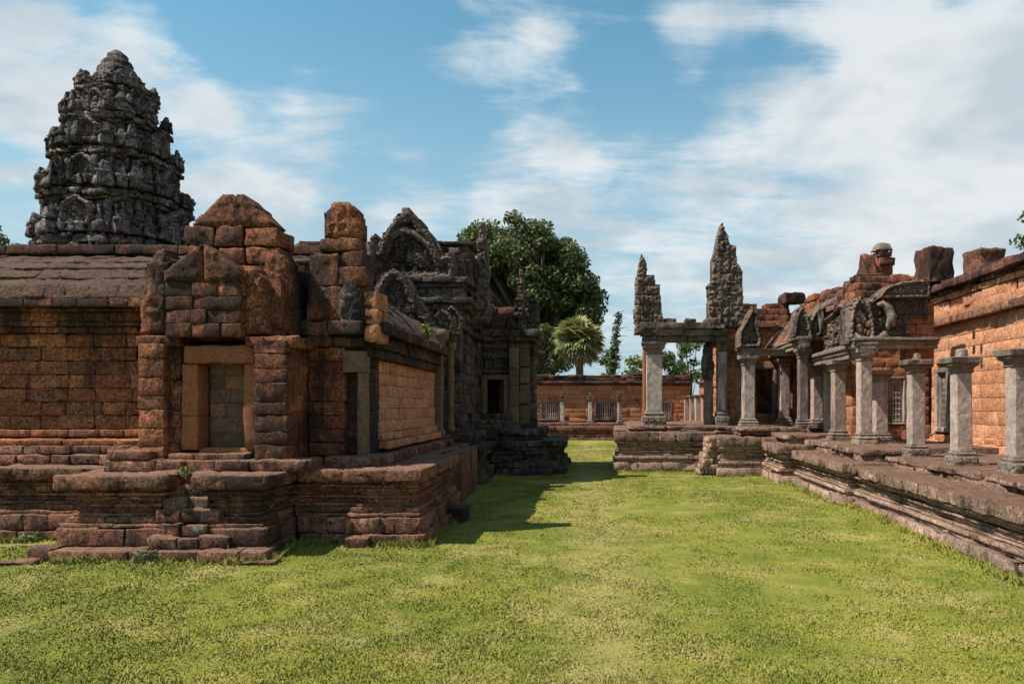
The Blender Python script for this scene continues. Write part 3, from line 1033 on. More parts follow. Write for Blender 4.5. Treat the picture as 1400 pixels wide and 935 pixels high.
    # upright edge stones of the broken gable frame
    for (px0, px1, py0, py1, Y, sl) in ((199, 234, 343, 457, 9.45, 0.10), (336, 371, 368, 458, 9.45, -0.06), (363, 405, 343, 460, 9.75, -0.02)):
        mb = MB()
        x0, x1, z0, z1 = X(px0, Y), X(px1, Y), Z(py1, Y), Z(py0, Y)
        w, hh = x1 - x0, z1 - z0
        pol = [(0, 0), (w, 0), (w * 0.98 + sl * 0.2, hh * 0.5), (w * 0.9 + sl, hh * 0.86), (w * 0.6 + sl, hh), (w * 0.25 + sl, hh * 0.97), (0.02 + sl * 0.5, hh * 0.75), (-0.01, hh * 0.35)]
        mb.relief(pol, (x0, Y - 0.12, z0), (1, 0, 0), (0, 0, 1), (0, -1, 0), 0.34, cell=0.024, depth=0.035, frame=0.0, freq=6, seed=int(px0), tone=0.35)
        mb.build('edge_stone', M['lat_block'], h)
    # right wing
    mb = MB()
    ww = W[4:6]
    wall(mb, [(-3.78, 9.35), (-3.78, 9.98), (-3.0, 9.98)], 1.07, 2.55, h=0.19, L=0.45, dep=0.32, jit=0.012, bev=0.022, amp=0.018, gap=0.007, gaps=[(1, 0.5, 0.8, 1.0, 2.5)])
    mb.box(-3.95, -3.3, 10.15, 14.5, 1.0, 2.9)
    mb.build('wing_wall', M['lat_block'], h)
    mb = MB()
    wall(mb, [(-3.0, 10.12), (-3.0, 10.66)], 1.07, 2.5, h=0.2, L=0.6, dep=0.3, jit=0.01, bev=0.03, amp=0.015)
    mb.build('wing_return', M['lat_dark'], h)
    mb = MB()
    we = [(-3.0, 10.67), (-3.0, 14.6)]
    course(mb, we, 1.12, 1.24, out=0.14, L=0.5, dep=0.4, jit=0.008, bev=0.02, amp=0.01)
    course(mb, we, 1.24, 1.36, out=0.06, L=0.5, dep=0.4, jit=0.008, bev=0.02, amp=0.01)
    wall(mb, we, 1.36, 2.42, h=0.18, L=0.5, dep=0.3, jit=0.006, bev=0.01, amp=0.006, gap=0.006)
    mb.build('side_wall', M['lat_orange'], h)
    mb = MB()
    courses(mb, [(-3.0, 9.98), (-3.0, 14.6)], [(2.42, 2.56, 0.08), (2.56, 2.68, 0.14), (2.68, 2.76, 0.1)], L=0.34, dep=0.4, jit=0.015, bev=0.025, amp=0.014)
    course(mb, [(-3.0, 9.98), (-3.0, 14.6)], 2.76, 2.92, out=0.24, L=0.34, dep=0.5, jit=0.03, bev=0.03, amp=0.02)
    courses(mb, [(-3.86, 9.98), (-3.0, 9.98)], [(2.55, 2.7, 0.08), (2.7, 2.9, 0.16)], L=0.4, dep=0.4, jit=0.02, bev=0.04, amp=0.022)
    mb.build('wing_cornice', M['lat_dark'], h)
    mb = MB()
    rows = [(-2.82, 2.93), (-3.05, 3.2), (-3.35, 3.42), (-3.75, 3.58), (-4.2, 3.66)]
    for (xa, za), (xb, zb) in zip(rows[:-1], rows[1:]):
        rl = math.atan2(zb - za, abs(xb - xa))
        ln = math.hypot(xb - xa, zb - za)
        y = 10.25
        while y < 14.7:
            w = rnd.uniform(0.35, 0.55)
            mb.block(((xa + xb) / 2 - 0.1 * math.sin(rl), y + w / 2, (za + zb) / 2 - 0.1 * math.cos(rl)), (ln, w - 0.012, 0.22), roll=rl, bev=0.03, amp=0.03)
            y += w
    mb.box(-4.3, -3.4, 10.3, 14.5, 2.85, 3.2)
    mb.build('wing_roof', M['lat_roof'], h)
    # gable of the wing: irregular upright stones stepping up to a rounded finial
    mb = MB()
    pile(mb, [(2.9, -3.82, -2.86), (3.05, -3.8, -2.88), (3.3, -3.78, -2.92), (3.6, -3.75, -2.97), (3.86, -3.72, -3.02)], 10.12, 0.42, ch=0.24, w=0.38, jit=0.05)
    mb.span(-3.72, -3.3, 9.88, 10.1, 2.92, 3.36, bev=0.05, amp=0.03, tone=0.3)
    mb.span(-3.74, -3.34, 9.9, 10.1, 3.37, 3.8, bev=0.05, amp=0.03, tone=0.7)
    mb.span(-3.62, -3.08, 9.95, 10.35, 3.86, 4.04, bev=0.05, amp=0.03)
    mb.build('wing_gable', M['lat_block'], h)
    mb = MB()
    mb.relief([(0, 0), (0.5, 0), (0.52, 0.2), (0.45, 0.42), (0.33, 0.52), (0.14, 0.51), (0.04, 0.36), (-0.01, 0.15)], (-3.58, 9.98, 4.03), (1, 0, 0), (0, 0, 1), (0, -1, 0), 0.3,
              cell=0.024, depth=0.03, frame=0, freq=7, seed=3, tone=0.6)
    mb.build('finial', M['lat_block'], h)
    mb = MB()
    mb.relief([(0, 0), (0.34, 0), (0.36, 0.35), (0.28, 0.62), (0.16, 0.7), (0.03, 0.5)], (-3.35, 9.84, 2.78), (1, 0, 0), (0, 0, 1), (0, -1, 0), 0.25, cell=0.024, depth=0.04, frame=0, freq=7, seed=13, tone=0.2)
    mb.build('edge_stone', M['sand_black'], h)
    # orange stones of the wing's right flank, above the cornice
    mb = MB()
    pile(mb, [(2.62, 9.86, 10.5), (2.9, 9.86, 10.5), (3.15, 9.9, 10.4), (3.35, 9.95, 10.3)], -2.9, 0.2, ch=0.24, w=0.3, jit=0.02, axis=1)
    mb.build('flank_stones', M['lat_orange2'], h)
    # narrow blind doorway at the wing's corner, recess shade put into slab colour
    d2 = MB()
    d2.span(-3.26, -3.1, 10.12, 10.3, 1.1, 2.2, bev=0.008, amp=0.004, tone=0.2)
    dd = d2.build('side_door_shade', M['dark'], h)
    fr = MB()
    fr.span(-3.1, -2.975, 9.95, 10.09, 1.07, 2.2, bev=0.012, amp=0.006, tone=0.6)
    fr.span(-3.30, -2.97, 9.94, 10.11, 2.203, 2.5, bev=0.02, amp=0.01, tone=0.8)
    fr.build('door_frame', M['jamb_old'], dd)


make_hall()


# ------------------------------------------------------------------ tower behind the hall
def make_tower():
    cx, cy = -11.5, 18.0
    t = thing('temple_tower', 'tall grey tiered stone tower covered with carved antefixes, rising behind the hall roof', 'temple tower', (cx, cy, 0))

    def plan(w):
        q = [(1, 0.42), (0.9, 0.42), (0.9, 0.64), (0.78, 0.64), (0.78, 0.78), (0.64, 0.78), (0.64, 0.9), (0.42, 0.9), (0.42, 1)]
        pts = []
        for k in range(4):
            c, s = (1, 0, -1, 0)[k], (0, 1, 0, -1)[k]
            pts += [(cx + w * (a * c - b * s), cy + w * (a * s + b * c)) for a, b in q]
        return pts
    corners = [0, 2, 4, 6, 8]
    mb = MB()
    mb.box(cx - 1.5, cx + 1.5, cy - 1.5, cy + 1.5, 0, 4.2)
    wall(mb, plan(1.36), 3.0, 4.6, h=0.3, L=0.4, dep=0.4, jit=0.04, bev=0.04, amp=0.04, closed=True)
    mb.build('body', M['sand_tower'], t)
    tiers = [(4.5, 5.7, 1.42), (5.7, 6.78, 1.33), (6.78, 7.78, 1.14), (7.78, 8.66, 0.93), (8.66, 9.4, 0.68)]
    for ti, (z0, z1, w) in enumerate(tiers):
        H = z1 - z0
        mb = MB()
        P = plan(w)
        mb.box(cx - w * 0.6, cx + w * 0.6, cy - w * 0.84, cy + w * 0.84, z0, z1)
        mb.box(cx - w * 0.84, cx + w * 0.84, cy - w * 0.6, cy + w * 0.6, z0, z1)
        bl = 0.3 if ti < 3 else 0.22
        courses(mb, P, [(z0, z0 + 0.07 * H, 0.07), (z0 + 0.07 * H, z0 + 0.13 * H, 0.03)], L=bl, dep=0.3, jit=0.035, bev=0.03, amp=0.03, closed=True)
        zz = z0 + 0.13 * H
        for k in range(2):
            course(mb, P, zz, zz + 0.29 * H, out=-0.05, L=bl * 0.55, dep=0.3, jit=0.06, bev=0.03, amp=0.05, closed=True, miss=0.06)
            zz += 0.29 * H
        for (f, o) in ((0.08, 0.04), (0.09, 0.11), (0.07, 0.07)):
            course(mb, P, zz, zz + f * H, out=o * (0.7 + 0.3 * w), L=bl, dep=0.4, jit=0.05, bev=0.03, amp=0.05, closed=True, miss=0.08)
            zz += f * H
        # pilaster strips and small figures break up the wall
        for k in range(len(P)):
            a, b = np.array(P[k]), np.array(P[(k + 1) % len(P)])
            ln = np.linalg.norm(b - a)
            an = math.atan2(b[1] - a[1], b[0] - a[0])
            nn = np.array([math.sin(an), -math.cos(an)])
            m_ = max(2, int(round(ln / 0.17)))
            for q in range(m_):
                if rnd.random() < 0.25:
                    continue
                p = a + (b - a) * (q + 0.5) / m_ + nn * rnd.uniform(0.01, 0.07)
                hb = H * rnd.uniform(0.35, 0.72)
                mb.block((p[0], p[1], z0 + 0.1 * H + hb / 2), (rnd.uniform(0.07, 0.14), 0.14, hb), ang=an, bev=0.03, amp=0.05, taper=(0.8, 0.8))
        # low antefixes standing on the edge of the cornice
        co = 0.08 * (0.7 + 0.3 * w)
        O, _ = offset_pts(P, co - 0.05, True)
        for k in range(len(O)):
            a, b = O[k], O[(k + 1) % len(O)]
            ln = np.linalg.norm(a - b)
            an = math.atan2(b[1] - a[1], b[0] - a[0])
            m_ = max(1, int(ln / 0.2))
            for q in range(m_):
                if rnd.random() < 0.15:
                    continue
                p = a + (b - a) * (q + 0.5) / m_
                hh = H * rnd.uniform(0.2, 0.36)
                ww = rnd.uniform(0.13, 0.19) * (0.65 + 0.35 * w)
                mb.block((p[0], p[1], z1 + hh * 0.3), (ww * 1.15, ww * 0.9, hh * 0.6), ang=an, bev=0.04, amp=0.06, taper=(0.9, 0.9))
                mb.block((p[0], p[1], z1 + hh * 0.74), (ww, ww * 0.8, hh * 0.45), ang=an, bev=0.05, amp=0.05, taper=(0.35, 0.5))
        mb.build('tier', M['sand_tower'], t)
        # corner antefixes, each a little carved tower
        for k, p in enumerate(O):
            if k % 9 not in (0, 2, 4, 6, 8) or rnd.random() < 0.1 or (p[1] > cy and p[0] < cx):
                continue
            hh = H * rnd.uniform(0.34, 0.52)
            ww = rnd.uniform(0.17, 0.23) * (0.6 + 0.4 * w)
            a = math.atan2(p[1] - cy, p[0] - cx)
            mb = MB()
            mb.block((p[0], p[1], z1 + hh * 0.2), (ww * 1.2, ww * 1.2, hh * 0.5), ang=a, bev=0.04, amp=0.06, taper=(0.9, 0.9))
            mb.block((p[0], p[1], z1 + hh * 0.5), (ww * 1.3, ww * 1.3, hh * 0.14), ang=a, bev=0.04, amp=0.04)
            mb.block((p[0], p[1], z1 + hh * 0.75), (ww * 0.95, ww * 0.95, hh * 0.5), ang=a, bev=0.05, amp=0.05, taper=(0.4, 0.4))
            mb.build('antefix', M['sand_tower'], t)
        # carved niche on each visible face
        for (nx, ny) in ((0, -1), (1, 0), (-1, 0)):
            u = (-ny, nx)
            hw = w * 0.27
            hh = H * 0.62
            o = (cx + nx * (w + 0.09), cy + ny * (w + 0.09), z0 + H * 0.1)
            mb = MB()
            pol = [(-hw, 0), (hw, 0), (hw, hh * 0.5), (hw * 1.12, hh * 0.58), (hw * 0.86, hh * 0.8), (hw * 0.4, hh * 0.97), (0, hh * 1.1), (-hw * 0.4, hh * 0.97), (-hw * 0.86, hh * 0.8), (-hw * 1.12, hh * 0.58), (-hw, hh * 0.5)]
            mb.relief(pol, o, (u[0], u[1], 0), (0, 0, 1), (nx, ny, 0), 0.2, cell=0.03, depth=0.1, frame=0.1, freq=9, seed=ti * 7 + 3, tone=0.95)
            mb.build('niche', M['sand_tower'], t)
    # lotus crown
    mb = MB()
    prof = [(9.25, 0.5), (9.5, 0.52), (9.6, 0.46), (9.68, 0.5), (9.78, 0.49), (9.86, 0.42), (9.92, 0.44), (10.0, 0.4), (10.08, 0.33), (10.13, 0.35), (10.2, 0.28), (10.28, 0.22), (10.34, 0.22), (10.42, 0.12), (10.48, 0.03)]
    mb.lathe(cx, cy, prof, m=20, amp=0.05)
    for k in range(12):
        a = k * math.pi / 6
        mb.block((cx + 0.45 * math.cos(a), cy + 0.45 * math.sin(a), 9.58), (0.2, 0.2, 0.34), ang=a, bev=0.06, amp=0.05, taper=(0.6, 0.6))
    mb.build('crown', M['sand_tower'], t)


make_tower()


# ------------------------------------------------------------------ dark sandstone shrine in the middle
def make_shrine():
    s = thing('sandstone_shrine', 'blackened sandstone shrine with carved pediments and a small open doorway, beyond the near hall', 'shrine', (-3.0, 18.5, 0))
    body = [(-7.0, 16.4), (-2.8, 16.4), (-2.8, 19.8), (-1.5, 19.8), (-1.5, 22.6)]
    # plinth in two tiers, with steps toward the lawn
    mb = MB()
    foot = [(-2.95, 15.6), (-2.95, 16.6), (-2.4, 16.6), (-2.4, 18.75), (-0.95, 18.75), (-0.95, 19.15), (-0.62, 19.15), (-0.62, 23.0)]
    prof = [(0.0, 0.16, 0.12), (0.16, 0.30, 0.06), (0.30, 0.38, 0.0), (0.38, 0.52, -0.05), (0.52, 0.6, 0.0), (0.6, 0.7, 0.06), (0.7, 0.86, 0.1)]
    courses(mb, foot, prof, L=0.42, dep=0.5, jit=0.05, bev=0.04, amp=0.03)
    foot2 = [(-3.0, 15.6), (-3.0, 16.3), (-2.65, 16.3), (-2.65, 19.15), (-1.2, 19.15), (-1.2, 23.0)]
    courses(mb, foot2, [(0.86, 0.98, 0.02), (0.98, 1.14, 0.08)], L=0.4, dep=0.6, jit=0.05, bev=0.04, amp=0.03)
    # worn stair
    for k in range(3):
        course(mb, [(-2.9, 19.3 + 0.16 * k), (-1.7 - 0.12 * k, 19.3 + 0.16 * k)], 1.12 + k * 0.14, 1.26 + k * 0.14, L=0.35, dep=0.5, jit=0.05, bev=0.045, amp=0.03)
    mb.box(-7, -2.9, 15.9, 22, 0, 1.1)
    mb.box(-2.95, -1.1, 19.1, 22.5, 0, 0.85)
    mb.box(-2.95, -1.55, 19.55, 22.5, 0.8, 1.12)
    mb.build('plinth', M['sand_black'], s)
    # antechamber against the hall, with tall frame and colonnette
    mb = MB()
    ante = [(-4.7, 14.65), (-3.06, 14.65), (-3.06, 16.5)]
    wall(mb, ante, 1.1, 3.1, h=0.25, L=0.4, dep=0.3, jit=0.03, bev=0.03, amp=0.02)
    wall(mb, body, 1.1, 3.45, h=0.24, L=0.42, dep=0.35, jit=0.03, bev=0.03, amp=0.024,
         gaps=[(2, 0.10, 0.62, 1.3, 2.45)], skip=())
    mb.box(-6.8, -3.3, 16.7, 22, 1, 4.6)
    mb.box(-4.5, -3.3, 14.8, 16.6, 1, 3.1)
    mb.box(-3.3, -2.82, 20.1, 22.4, 1, 3.5)
    mb.box(-2.1, -1.8, 20.1, 22.4, 1, 3.5)
    mb.box(-2.85, -2.0, 20.9, 22.4, 1, 3.5)
    mb.build('wall', M['sand_black'], s)
    mb = MB()
    mb.square(-2.98, 14.72, [(1.1, 0.15), (1.24, 0.15), (1.3, 0.11), (2.9, 0.11), (2.96, 0.14), (3.06, 0.14), (3.1, 0.19), (3.28, 0.2)], m=3, amp=0.015)
    mb.build('pilaster', M['jamb_old'], s)
    mb = MB()
    prof = [(1.2, 0.1), (1.3, 0.1), (1.34, 0.07)]
    z = 1.34
    while z < 2.8:
        prof += [(z + 0.05, 0.075), (z + 0.1, 0.09), (z + 0.14, 0.07)]
        z += 0.18
    prof += [(2.95, 0.12), (3.1, 0.13)]
    mb.lathe(-2.9, 15.75, prof, m=8, amp=0.01, tone=0.8)
    mb.build('colonnette', M['jamb_old'], s)
    # doorway of the little side porch
    mb = MB()
    mb.span(-2.8, -2.66, 19.74, 20.05, 1.42, 2.46, bev=0.015, amp=0.008, tone=0.7)
    mb.span(-2.2, -2.06, 19.74, 20.05, 1.42, 2.46, bev=0.015, amp=0.008, tone=0.8)
    mb.span(-2.84, -2.02, 19.72, 20.05, 2.465, 2.6, bev=0.015, amp=0.008, tone=0.6)
    mb.span(-2.84, -2.02, 19.66, 20.05, 1.3, 1.42, bev=0.02, amp=0.01, tone=0.3)
    df = mb.build('doorway', M['jamb_old'], s)
    mb = MB()
    wall(mb, [(-2.42, 20.6), (-2.02, 20.6)], 1.4, 2.5, h=0.18, L=0.3, dep=0.2, jit=0.005, bev=0.01, amp=0.005)
    mb.build('blocking_stones', M['lat_orange'], df)
    # carved lintel
    mb = MB()
    mb.relief([(-0.42, 0), (0.42, 0), (0.42, 0.48), (-0.42, 0.48)], (-2.43, 19.74, 2.62), (1, 0, 0), (0, 0, 1), (0, -1, 0), 0.2, cell=0.024, depth=0.06, frame=0.08, freq=9, seed=2)
    mb.build('lintel', M['sand_black'], s)
    mb = MB()
    for (za, zb, to) in ((1.2, 1.75, 0.9), (1.76, 2.3, 0.5), (2.31, 2.75, 0.2), (2.76, 3.3, 0.95)):
        mb.span(-2.04, -1.78, 19.66, 19.95, za, zb, bev=0.02, amp=0.012, tone=to)
        mb.span(-1.76, -1.5, 19.7, 20.0, za + 0.05, zb + 0.03, bev=0.02, amp=0.012, tone=1 - to)
    mb.build('pilaster', M['jamb_old'], s)
    # cornices
    mb = MB()
    side = [(-2.8, 19.8), (-1.5, 19.8), (-1.5, 22.6)]
    courses(mb, side, [(3.3, 3.42, 0.1), (3.42, 3.5, 0.04), (3.5, 3.62, 0.16), (3.62, 3.8, 0.24)], L=0.34, dep=0.5, jit=0.04, bev=0.03, amp=0.03)
    main = [(-7.0, 16.4), (-2.8, 16.4), (-2.8, 22.0)]
    courses(mb, main, [(3.45, 3.58, 0.12), (3.58, 3.66, 0.05), (3.66, 3.8, 0.14), (3.8, 3.88, 0.08), (3.88, 4.02, 0.2), (4.02, 4.14, 0.3), (4.14, 4.24, 0.1), (4.24, 4.4, 0.02),
                       (4.4, 4.5, 0.1), (4.5, 4.62, 0.2)], L=0.36, dep=0.5, jit=0.045, bev=0.03, amp=0.03)
    mb.build('cornice', M['sand_black'], s)
    # side porch roof and its spur
    mb = MB()
    for k, (xa, za) in enumerate(((-2.9, 3.85), (-2.88, 4.08), (-2.86, 4.3))):
        course(mb, [(xa, 19.95 + 0.16 * k), (-1.75 - 0.1 * k, 19.95 + 0.16 * k)], za - 0.04, za + 0.2, L=0.36, dep=0.5, jit=0.03, bev=0.04, amp=0.03)
    mb.box(-2.9, -1.95, 20.3, 22, 3.7, 4.4)
    mb.build('porch_roof', M['lat_dark'], s)
    mb = MB()
    mb.relief([(-0.15, 0), (0.4, 0), (0.4, 0.5), (0.32, 0.6), (0.36, 0.9), (0.3, 0.95), (0.36, 1.2), (0.31, 1.25), (0.32, 1.56), (0.2, 1.66), (0.2, 1.3), (0.14, 1.25), (0.16, 0.9), (0.1, 0.8), (0.08, 0.45), (-0.1, 0.3)], (-1.98, 19.62, 3.8), (1, 0, 0), (0, 0, 1), (0, -1, 0), 0.4, cell=0.024, depth=0.08, frame=0.0, freq=8, seed=31, tone=0.7, joint=0.24)
    mb.build('spur', M['ped_dark'], s)
    mb = MB()
    pile(mb, [(3.8, -1.6, -1.3), (4.3, -1.6, -1.25), (4.7, -1.55, -1.3)], 20.3, 0.8, ch=0.25, w=0.3, jit=0.05)
    mb.build('corner_stones', M['sand_black'], s)
    mb = MB()
    pile(mb, [(1.1, -1.56, -1.3), (3.4, -1.56, -1.36)], 20.0, 0.3, ch=0.3, w=0.3, jit=0.02)
    mb.build('corner_pier', M['sand_black'], s)
    # main pediment
    Y = 16.5
    mb = MB()
    ol = [(500, 385), (510, 370), (504, 350), (509, 326), (516, 320), (519, 333), (519, 345), (527, 322), (535, 312), (541, 303), (549, 296), (556, 291), (561, 287), (567, 292), (572, 297), (579, 306), (582, 313), (590, 320), (597, 333), (602, 344), (606, 352), (620, 347), (626, 360), (626, 388)]
    pol = [(X(a, Y) + 4.0, Z(b, Y) - 4.5) for a, b in ol]
    mb.relief(pol, (-4.0, Y - 0.12, 4.5), (1, 0, 0), (0, 0, 1), (0, -1, 0), 0.55, cell=0.024, depth=0.1, frame=0.22, freq=5.5, seed=41, tone=0.55)
    # naga arch and figures raised from the field
    arch = []
    for k in range(15):
        a = math.pi * k / 14
        arch.append((-4.03 - 0.62 * math.cos(a) * (1.25 - 0.25 * math.sin(a)), Y - 0.16, 4.85 + 0.8 * math.sin(a)))
    mb.tube(arch, [0.07 + 0.02 * math.sin(3.14 * k / 14) for k in range(15)], m=8, amp=0.03, tone=0.9)
    for k in range(16):
        x = -4.6 + 1.15 * rnd.random()
        z = 4.75 + 0.6 * rnd.random()
        mb.block((x, Y - 0.13, z), (0.1, 0.1, 0.2), bev=0.04, amp=0.04, tone=rnd.random(), taper=(0.7, 0.8))
    mb.block((-4.0, Y - 0.15, 6.0), (0.2, 0.16, 0.3), bev=0.06, amp=0.05, tone=1.0, taper=(0.6, 0.6))
    mb.build('pediment', M['ped_dark'], s)
    # lower pediment of the antechamber
    Y = 14.9
    mb = MB()
    ol = [(512, 480), (512, 425), (516, 395), (526, 378), (540, 368), (552, 375), (562, 388), (570, 405), (582, 425), (594, 445), (600, 470), (604, 492), (560, 492)]
    pol = [(X(a, Y) + 3.7, Z(b, Y) - 3.0) for a, b in ol]
    mb.relief(pol, (-3.7, Y - 0.1, 3.0), (1, 0, 0), (0, 0, 1), (0, -1, 0), 0.5, cell=0.024, depth=0.09, frame=0.18, freq=6.5, seed=43, tone=0.6)
    for k in range(26):
        x = -4.1 + 0.95 * rnd.random()
        z = 3.1 + 0.75 * rnd.random()
        mb.block((x, Y - 0.1, z), (0.09, 0.1, 0.16), bev=0.035, amp=0.03, tone=rnd.random(), taper=(0.7, 0.8))
    mb.build('pediment', M['ped_dark'], s)
    # naga finials on the antechamber eave
    for (x, y, z, hgt) in ((-2.98, 15.2, 3.25, 0.5), (-2.92, 15.9, 3.3, 0.62)):
        mb = MB()
        mb.relief([(-0.2, 0), (0.2, 0), (0.26, hgt * 0.45), (0.14, hgt * 0.85), (0.02, hgt), (-0.13, hgt * 0.8), (-0.25, hgt * 0.4)], (x, y, z), (1, 0, 0), (0, 0, 1), (0, -1, 0), 0.3, cell=0.024, depth=0.06, frame=0.06, freq=8, seed=int(x * 10), tone=0.7)
        mb.build('naga_finial', M['ped_dark'], s)
    mb = MB()
    courses(mb, [(-3.06, 14.65), (-3.06, 16.5)], [(3.08, 3.18, 0.06), (3.18, 3.32, 0.14)], L=0.3, dep=0.4, jit=0.03, bev=0.03, amp=0.03)
    mb.build('eave', M['sand_black'], s)
    # roof: laterite courses on the right shoulder, dark ridge, and upright slab at its end
    mb = MB()
    for k in range(5):
        course(mb, [(-6.6, 16.7 + 0.05 * k), (-2.62 - 0.02 * k, 16.7 + 0.05 * k), (-2.62 - 0.02 * k, 20.0)], 4.6 + 0.17 * k, 4.77 + 0.17 * k, L=0.5, dep=0.5, jit=0.02, bev=0.02, amp=0.015)
    mb.box(-6.4, -2.9, 17.0, 20, 4.5, 5.4)
    mb.build('roof', M['lat_roof'], s)
    mb = MB()
    course(mb, [(-6.6, 16.9), (-2.6, 16.9)], 5.45, 5.55, out=0.06, L=0.8, dep=0.5, jit=0.02, bev=0.03, amp=0.02)
    mb.build('ridge', M['lat_dark'], s)
    mb = MB()
    pol = [(-0.2, 0), (0.16, 0), (0.26, 0.3), (0.2, 0.42), (0.25, 0.7), (0.15, 0.85), (0.2, 1.15), (0.13, 1.22), (0.19, 1.55), (0.14, 1.62), (0.16, 2.0), (0.1, 2.08), (0.07, 2.38), (-0.02, 2.34), (-0.04, 2.0), (-0.09, 1.95), (-0.06, 1.6), (-0.12, 1.5), (-0.08, 1.2), (-0.24, 1.05), (-0.2, 0.7), (-0.3, 0.55), (-0.24, 0.3)]
    mb.relief(pol, (-2.50, 17.4, 3.75), (1, 0, 0), (0, 0, 1), (0, -1, 0), 0.45, cell=0.024, depth=0.08, frame=0.0, freq=8, seed=55, tone=0.5, joint=0.26)
    mb.build('gable_edge', M['ped_dark'], s)
    mb = MB()
    pile(mb, [(4.62, -3.15, -2.66), (5.0, -3.1, -2.72), (5.3, -3.05, -2.85)], 16.6, 0.4, ch=0.2, w=0.26, jit=0.04)
    mb.build('shoulder_stones', M['sand_black'], s)
    mb = MB()
    mb.relief([(-0.16, 0), (0.16, 0), (0.14, 0.4), (0.16, 0.62), (0.06, 0.85), (-0.06, 0.8), (-0.12, 0.5)], (-4.83, 16.1, 4.5), (1, 0, 0), (0, 0, 1), (0, -1, 0), 0.25, cell=0.024, depth=0.05, frame=0.0, freq=8, seed=58, tone=0.5)
    mb.build('antefix', M['ped_dark'], s)


make_shrine()


# ------------------------------------------------------------------ right side: platform, gallery, pavilion, ruined portico
TH = R(2.5)
CT, ST = math.cos(TH), math.sin(TH)


def G(t, s):
    return (t * CT + s * ST, -t * ST + s * CT)


def gl(pts):
    return [G(*p) for p in pts]


def gbox(mb, t0, t1, s0, s1, z0, z1, **k):
    c = G((t0 + t1) / 2, (s0 + s1) / 2)
    mb.block((c[0], c[1], (z0 + z1) / 2), (t1 - t0, s1 - s0, z1 - z0), ang=-TH, **k)


def make_platform():
    p = thing('stone_platform', 'long moulded stone platform with worn dark top, stepping out beside the lawn on the right', 'platform', (4.6, 13.0, 0))
    segs = [([(-0.1, 27), (-0.1, 20.0), (2.7, 20.0)], 1.04), ([(2.53, 20.3), (2.53, 18.5), (3.6, 18.5), (3.6, 18.2)], 0.97),
            ([(3.6, 18.3), (3.6, 16.65), (3.97, 16.65)], 0.87), ([(3.93, 16.8), (3.93, 13.0), (4.16, 13.0)], 0.76), ([(4.1, 13.15), (4.1, 3.5)], 0.70)]
    prof = [(0.0, 0.20, 0.0), (0.20, 0.29, -0.07), (0.29, 0.38, -0.03), (0.38, 0.43, -0.09), (0.43, 0.53, -0.14), (0.53, 0.59, -0.10), (0.59, 0.65, -0.13), (0.65, 0.70, -0.08), (0.70, 0.75, -0.04)]
    mb, mt = MB(), MB()
    for pts, H in segs:
        w = gl(pts)
        near = pts[0][0] > 3.5
        for (a, b, o) in prof:
            course(mb, w, a * H, b * H, out=o - (0.02 if near else 0), L=0.75, dep=0.6, jit=0.008 if near else 0.02, bev=0.016, amp=0.012 if a > 0 else 0.03, seg=0.2)
        course(mt, w, 0.75 * H, H, out=-0.01, L=0.6, dep=0.95, jit=0.014, bev=0.045, amp=0.03, lod=1, gap=0.01)
    mb.build('mouldings', M['plat_side'], p)
    mt.build('top_course', M['plat_top'], p)
    mb = MB()
    ups = [([(0.35, 27), (0.35, 20.35), (3.2, 20.35), (3.2, 19.0), (3.9, 19.0)], 1.0, 1.2, 0.08), ([(4.0, 18.9), (4.0, 17.2), (4.3, 17.2)], 0.85, 1.08, 0.03),
           ([(4.45, 17.2), (4.45, 13.4), (4.6, 13.4)], 0.74, 0.98, 0.04), ([(4.85, 14.2), (4.85, 3.5)], 0.66, 0.86, 0.0)]
    for pts, a, b, ms in ups:
        m = (a + b) / 2
        course(mb, gl(pts), a, m, out=0.03, L=0.45, dep=0.7, jit=0.04, bev=0.04, amp=0.035)
        course(mb, gl(pts), m, b, out=0.06, L=0.5, dep=0.8, jit=0.05, bev=0.05, amp=0.035, miss=ms)
    mb.build('upper_course', M['plat_top'], p)
    mb = MB()
    for (t0, t1, s0, s1, z1) in ((0.5, 6, 20.6, 27, 1.19), (3.4, 6, 19.3, 21, 1.18), (4.2, 6.6, 17.5, 21, 1.06), (4.75, 7.4, 13.9, 18.6, 0.965), (5.15, 7.6, 3.5, 14.4, 0.85)):
        gbox(mb, t0, t1, s0, s1, 0.0, z1, bev=0.02, amp=0.02, lod=1, seg=1.0)
        # paving slabs lie unevenly on top
        s = s0
        while s < s1 - 0.3 and s1 - s0 < 11:
            ds = rnd.uniform(0.5, 0.9)
            t = t0
            while t < t1 - 0.2:
                dt = rnd.uniform(0.5, 0.9)
                gbox(mb, t, min(t + dt, t1) - 0.012, s, min(s + ds, s1) - 0.012, z1 - 0.1, z1 + rnd.uniform(0.004, 0.022), bev=0.02, amp=0.015, tone=rnd.random(), seg=0.3)
                t += dt
            s += ds
    mb.build('floor', M['plat_top'], p)
    mb = MB()
    for lay, (zc, x0, n_) in enumerate(((0.07, 2.98, 4), (0.2, 3.04, 4), (0.34, 3.08, 3), (0.48, 3.14, 3), (0.62, 3.16, 3), (0.76, 3.2, 3), (0.9, 3.22, 2))):
        for k in range(n_):
            for row in range(3):
                mb.block((x0 + 0.13 * k + rnd.uniform(-0.03, 0.03), 18.72 + 0.24 * row - 0.02 * lay + rnd.uniform(-0.05, 0.05), zc), (rnd.uniform(0.13, 0.2), rnd.uniform(0.16, 0.26), rnd.uniform(0.11, 0.15)),
                         ang=rnd.uniform(-0.5, 0.5), tilt=rnd.uniform(-0.15, 0.15), bev=0.05, amp=0.03)
    mb.build('collapsed_corner', M['plat_side'], p)


make_platform()


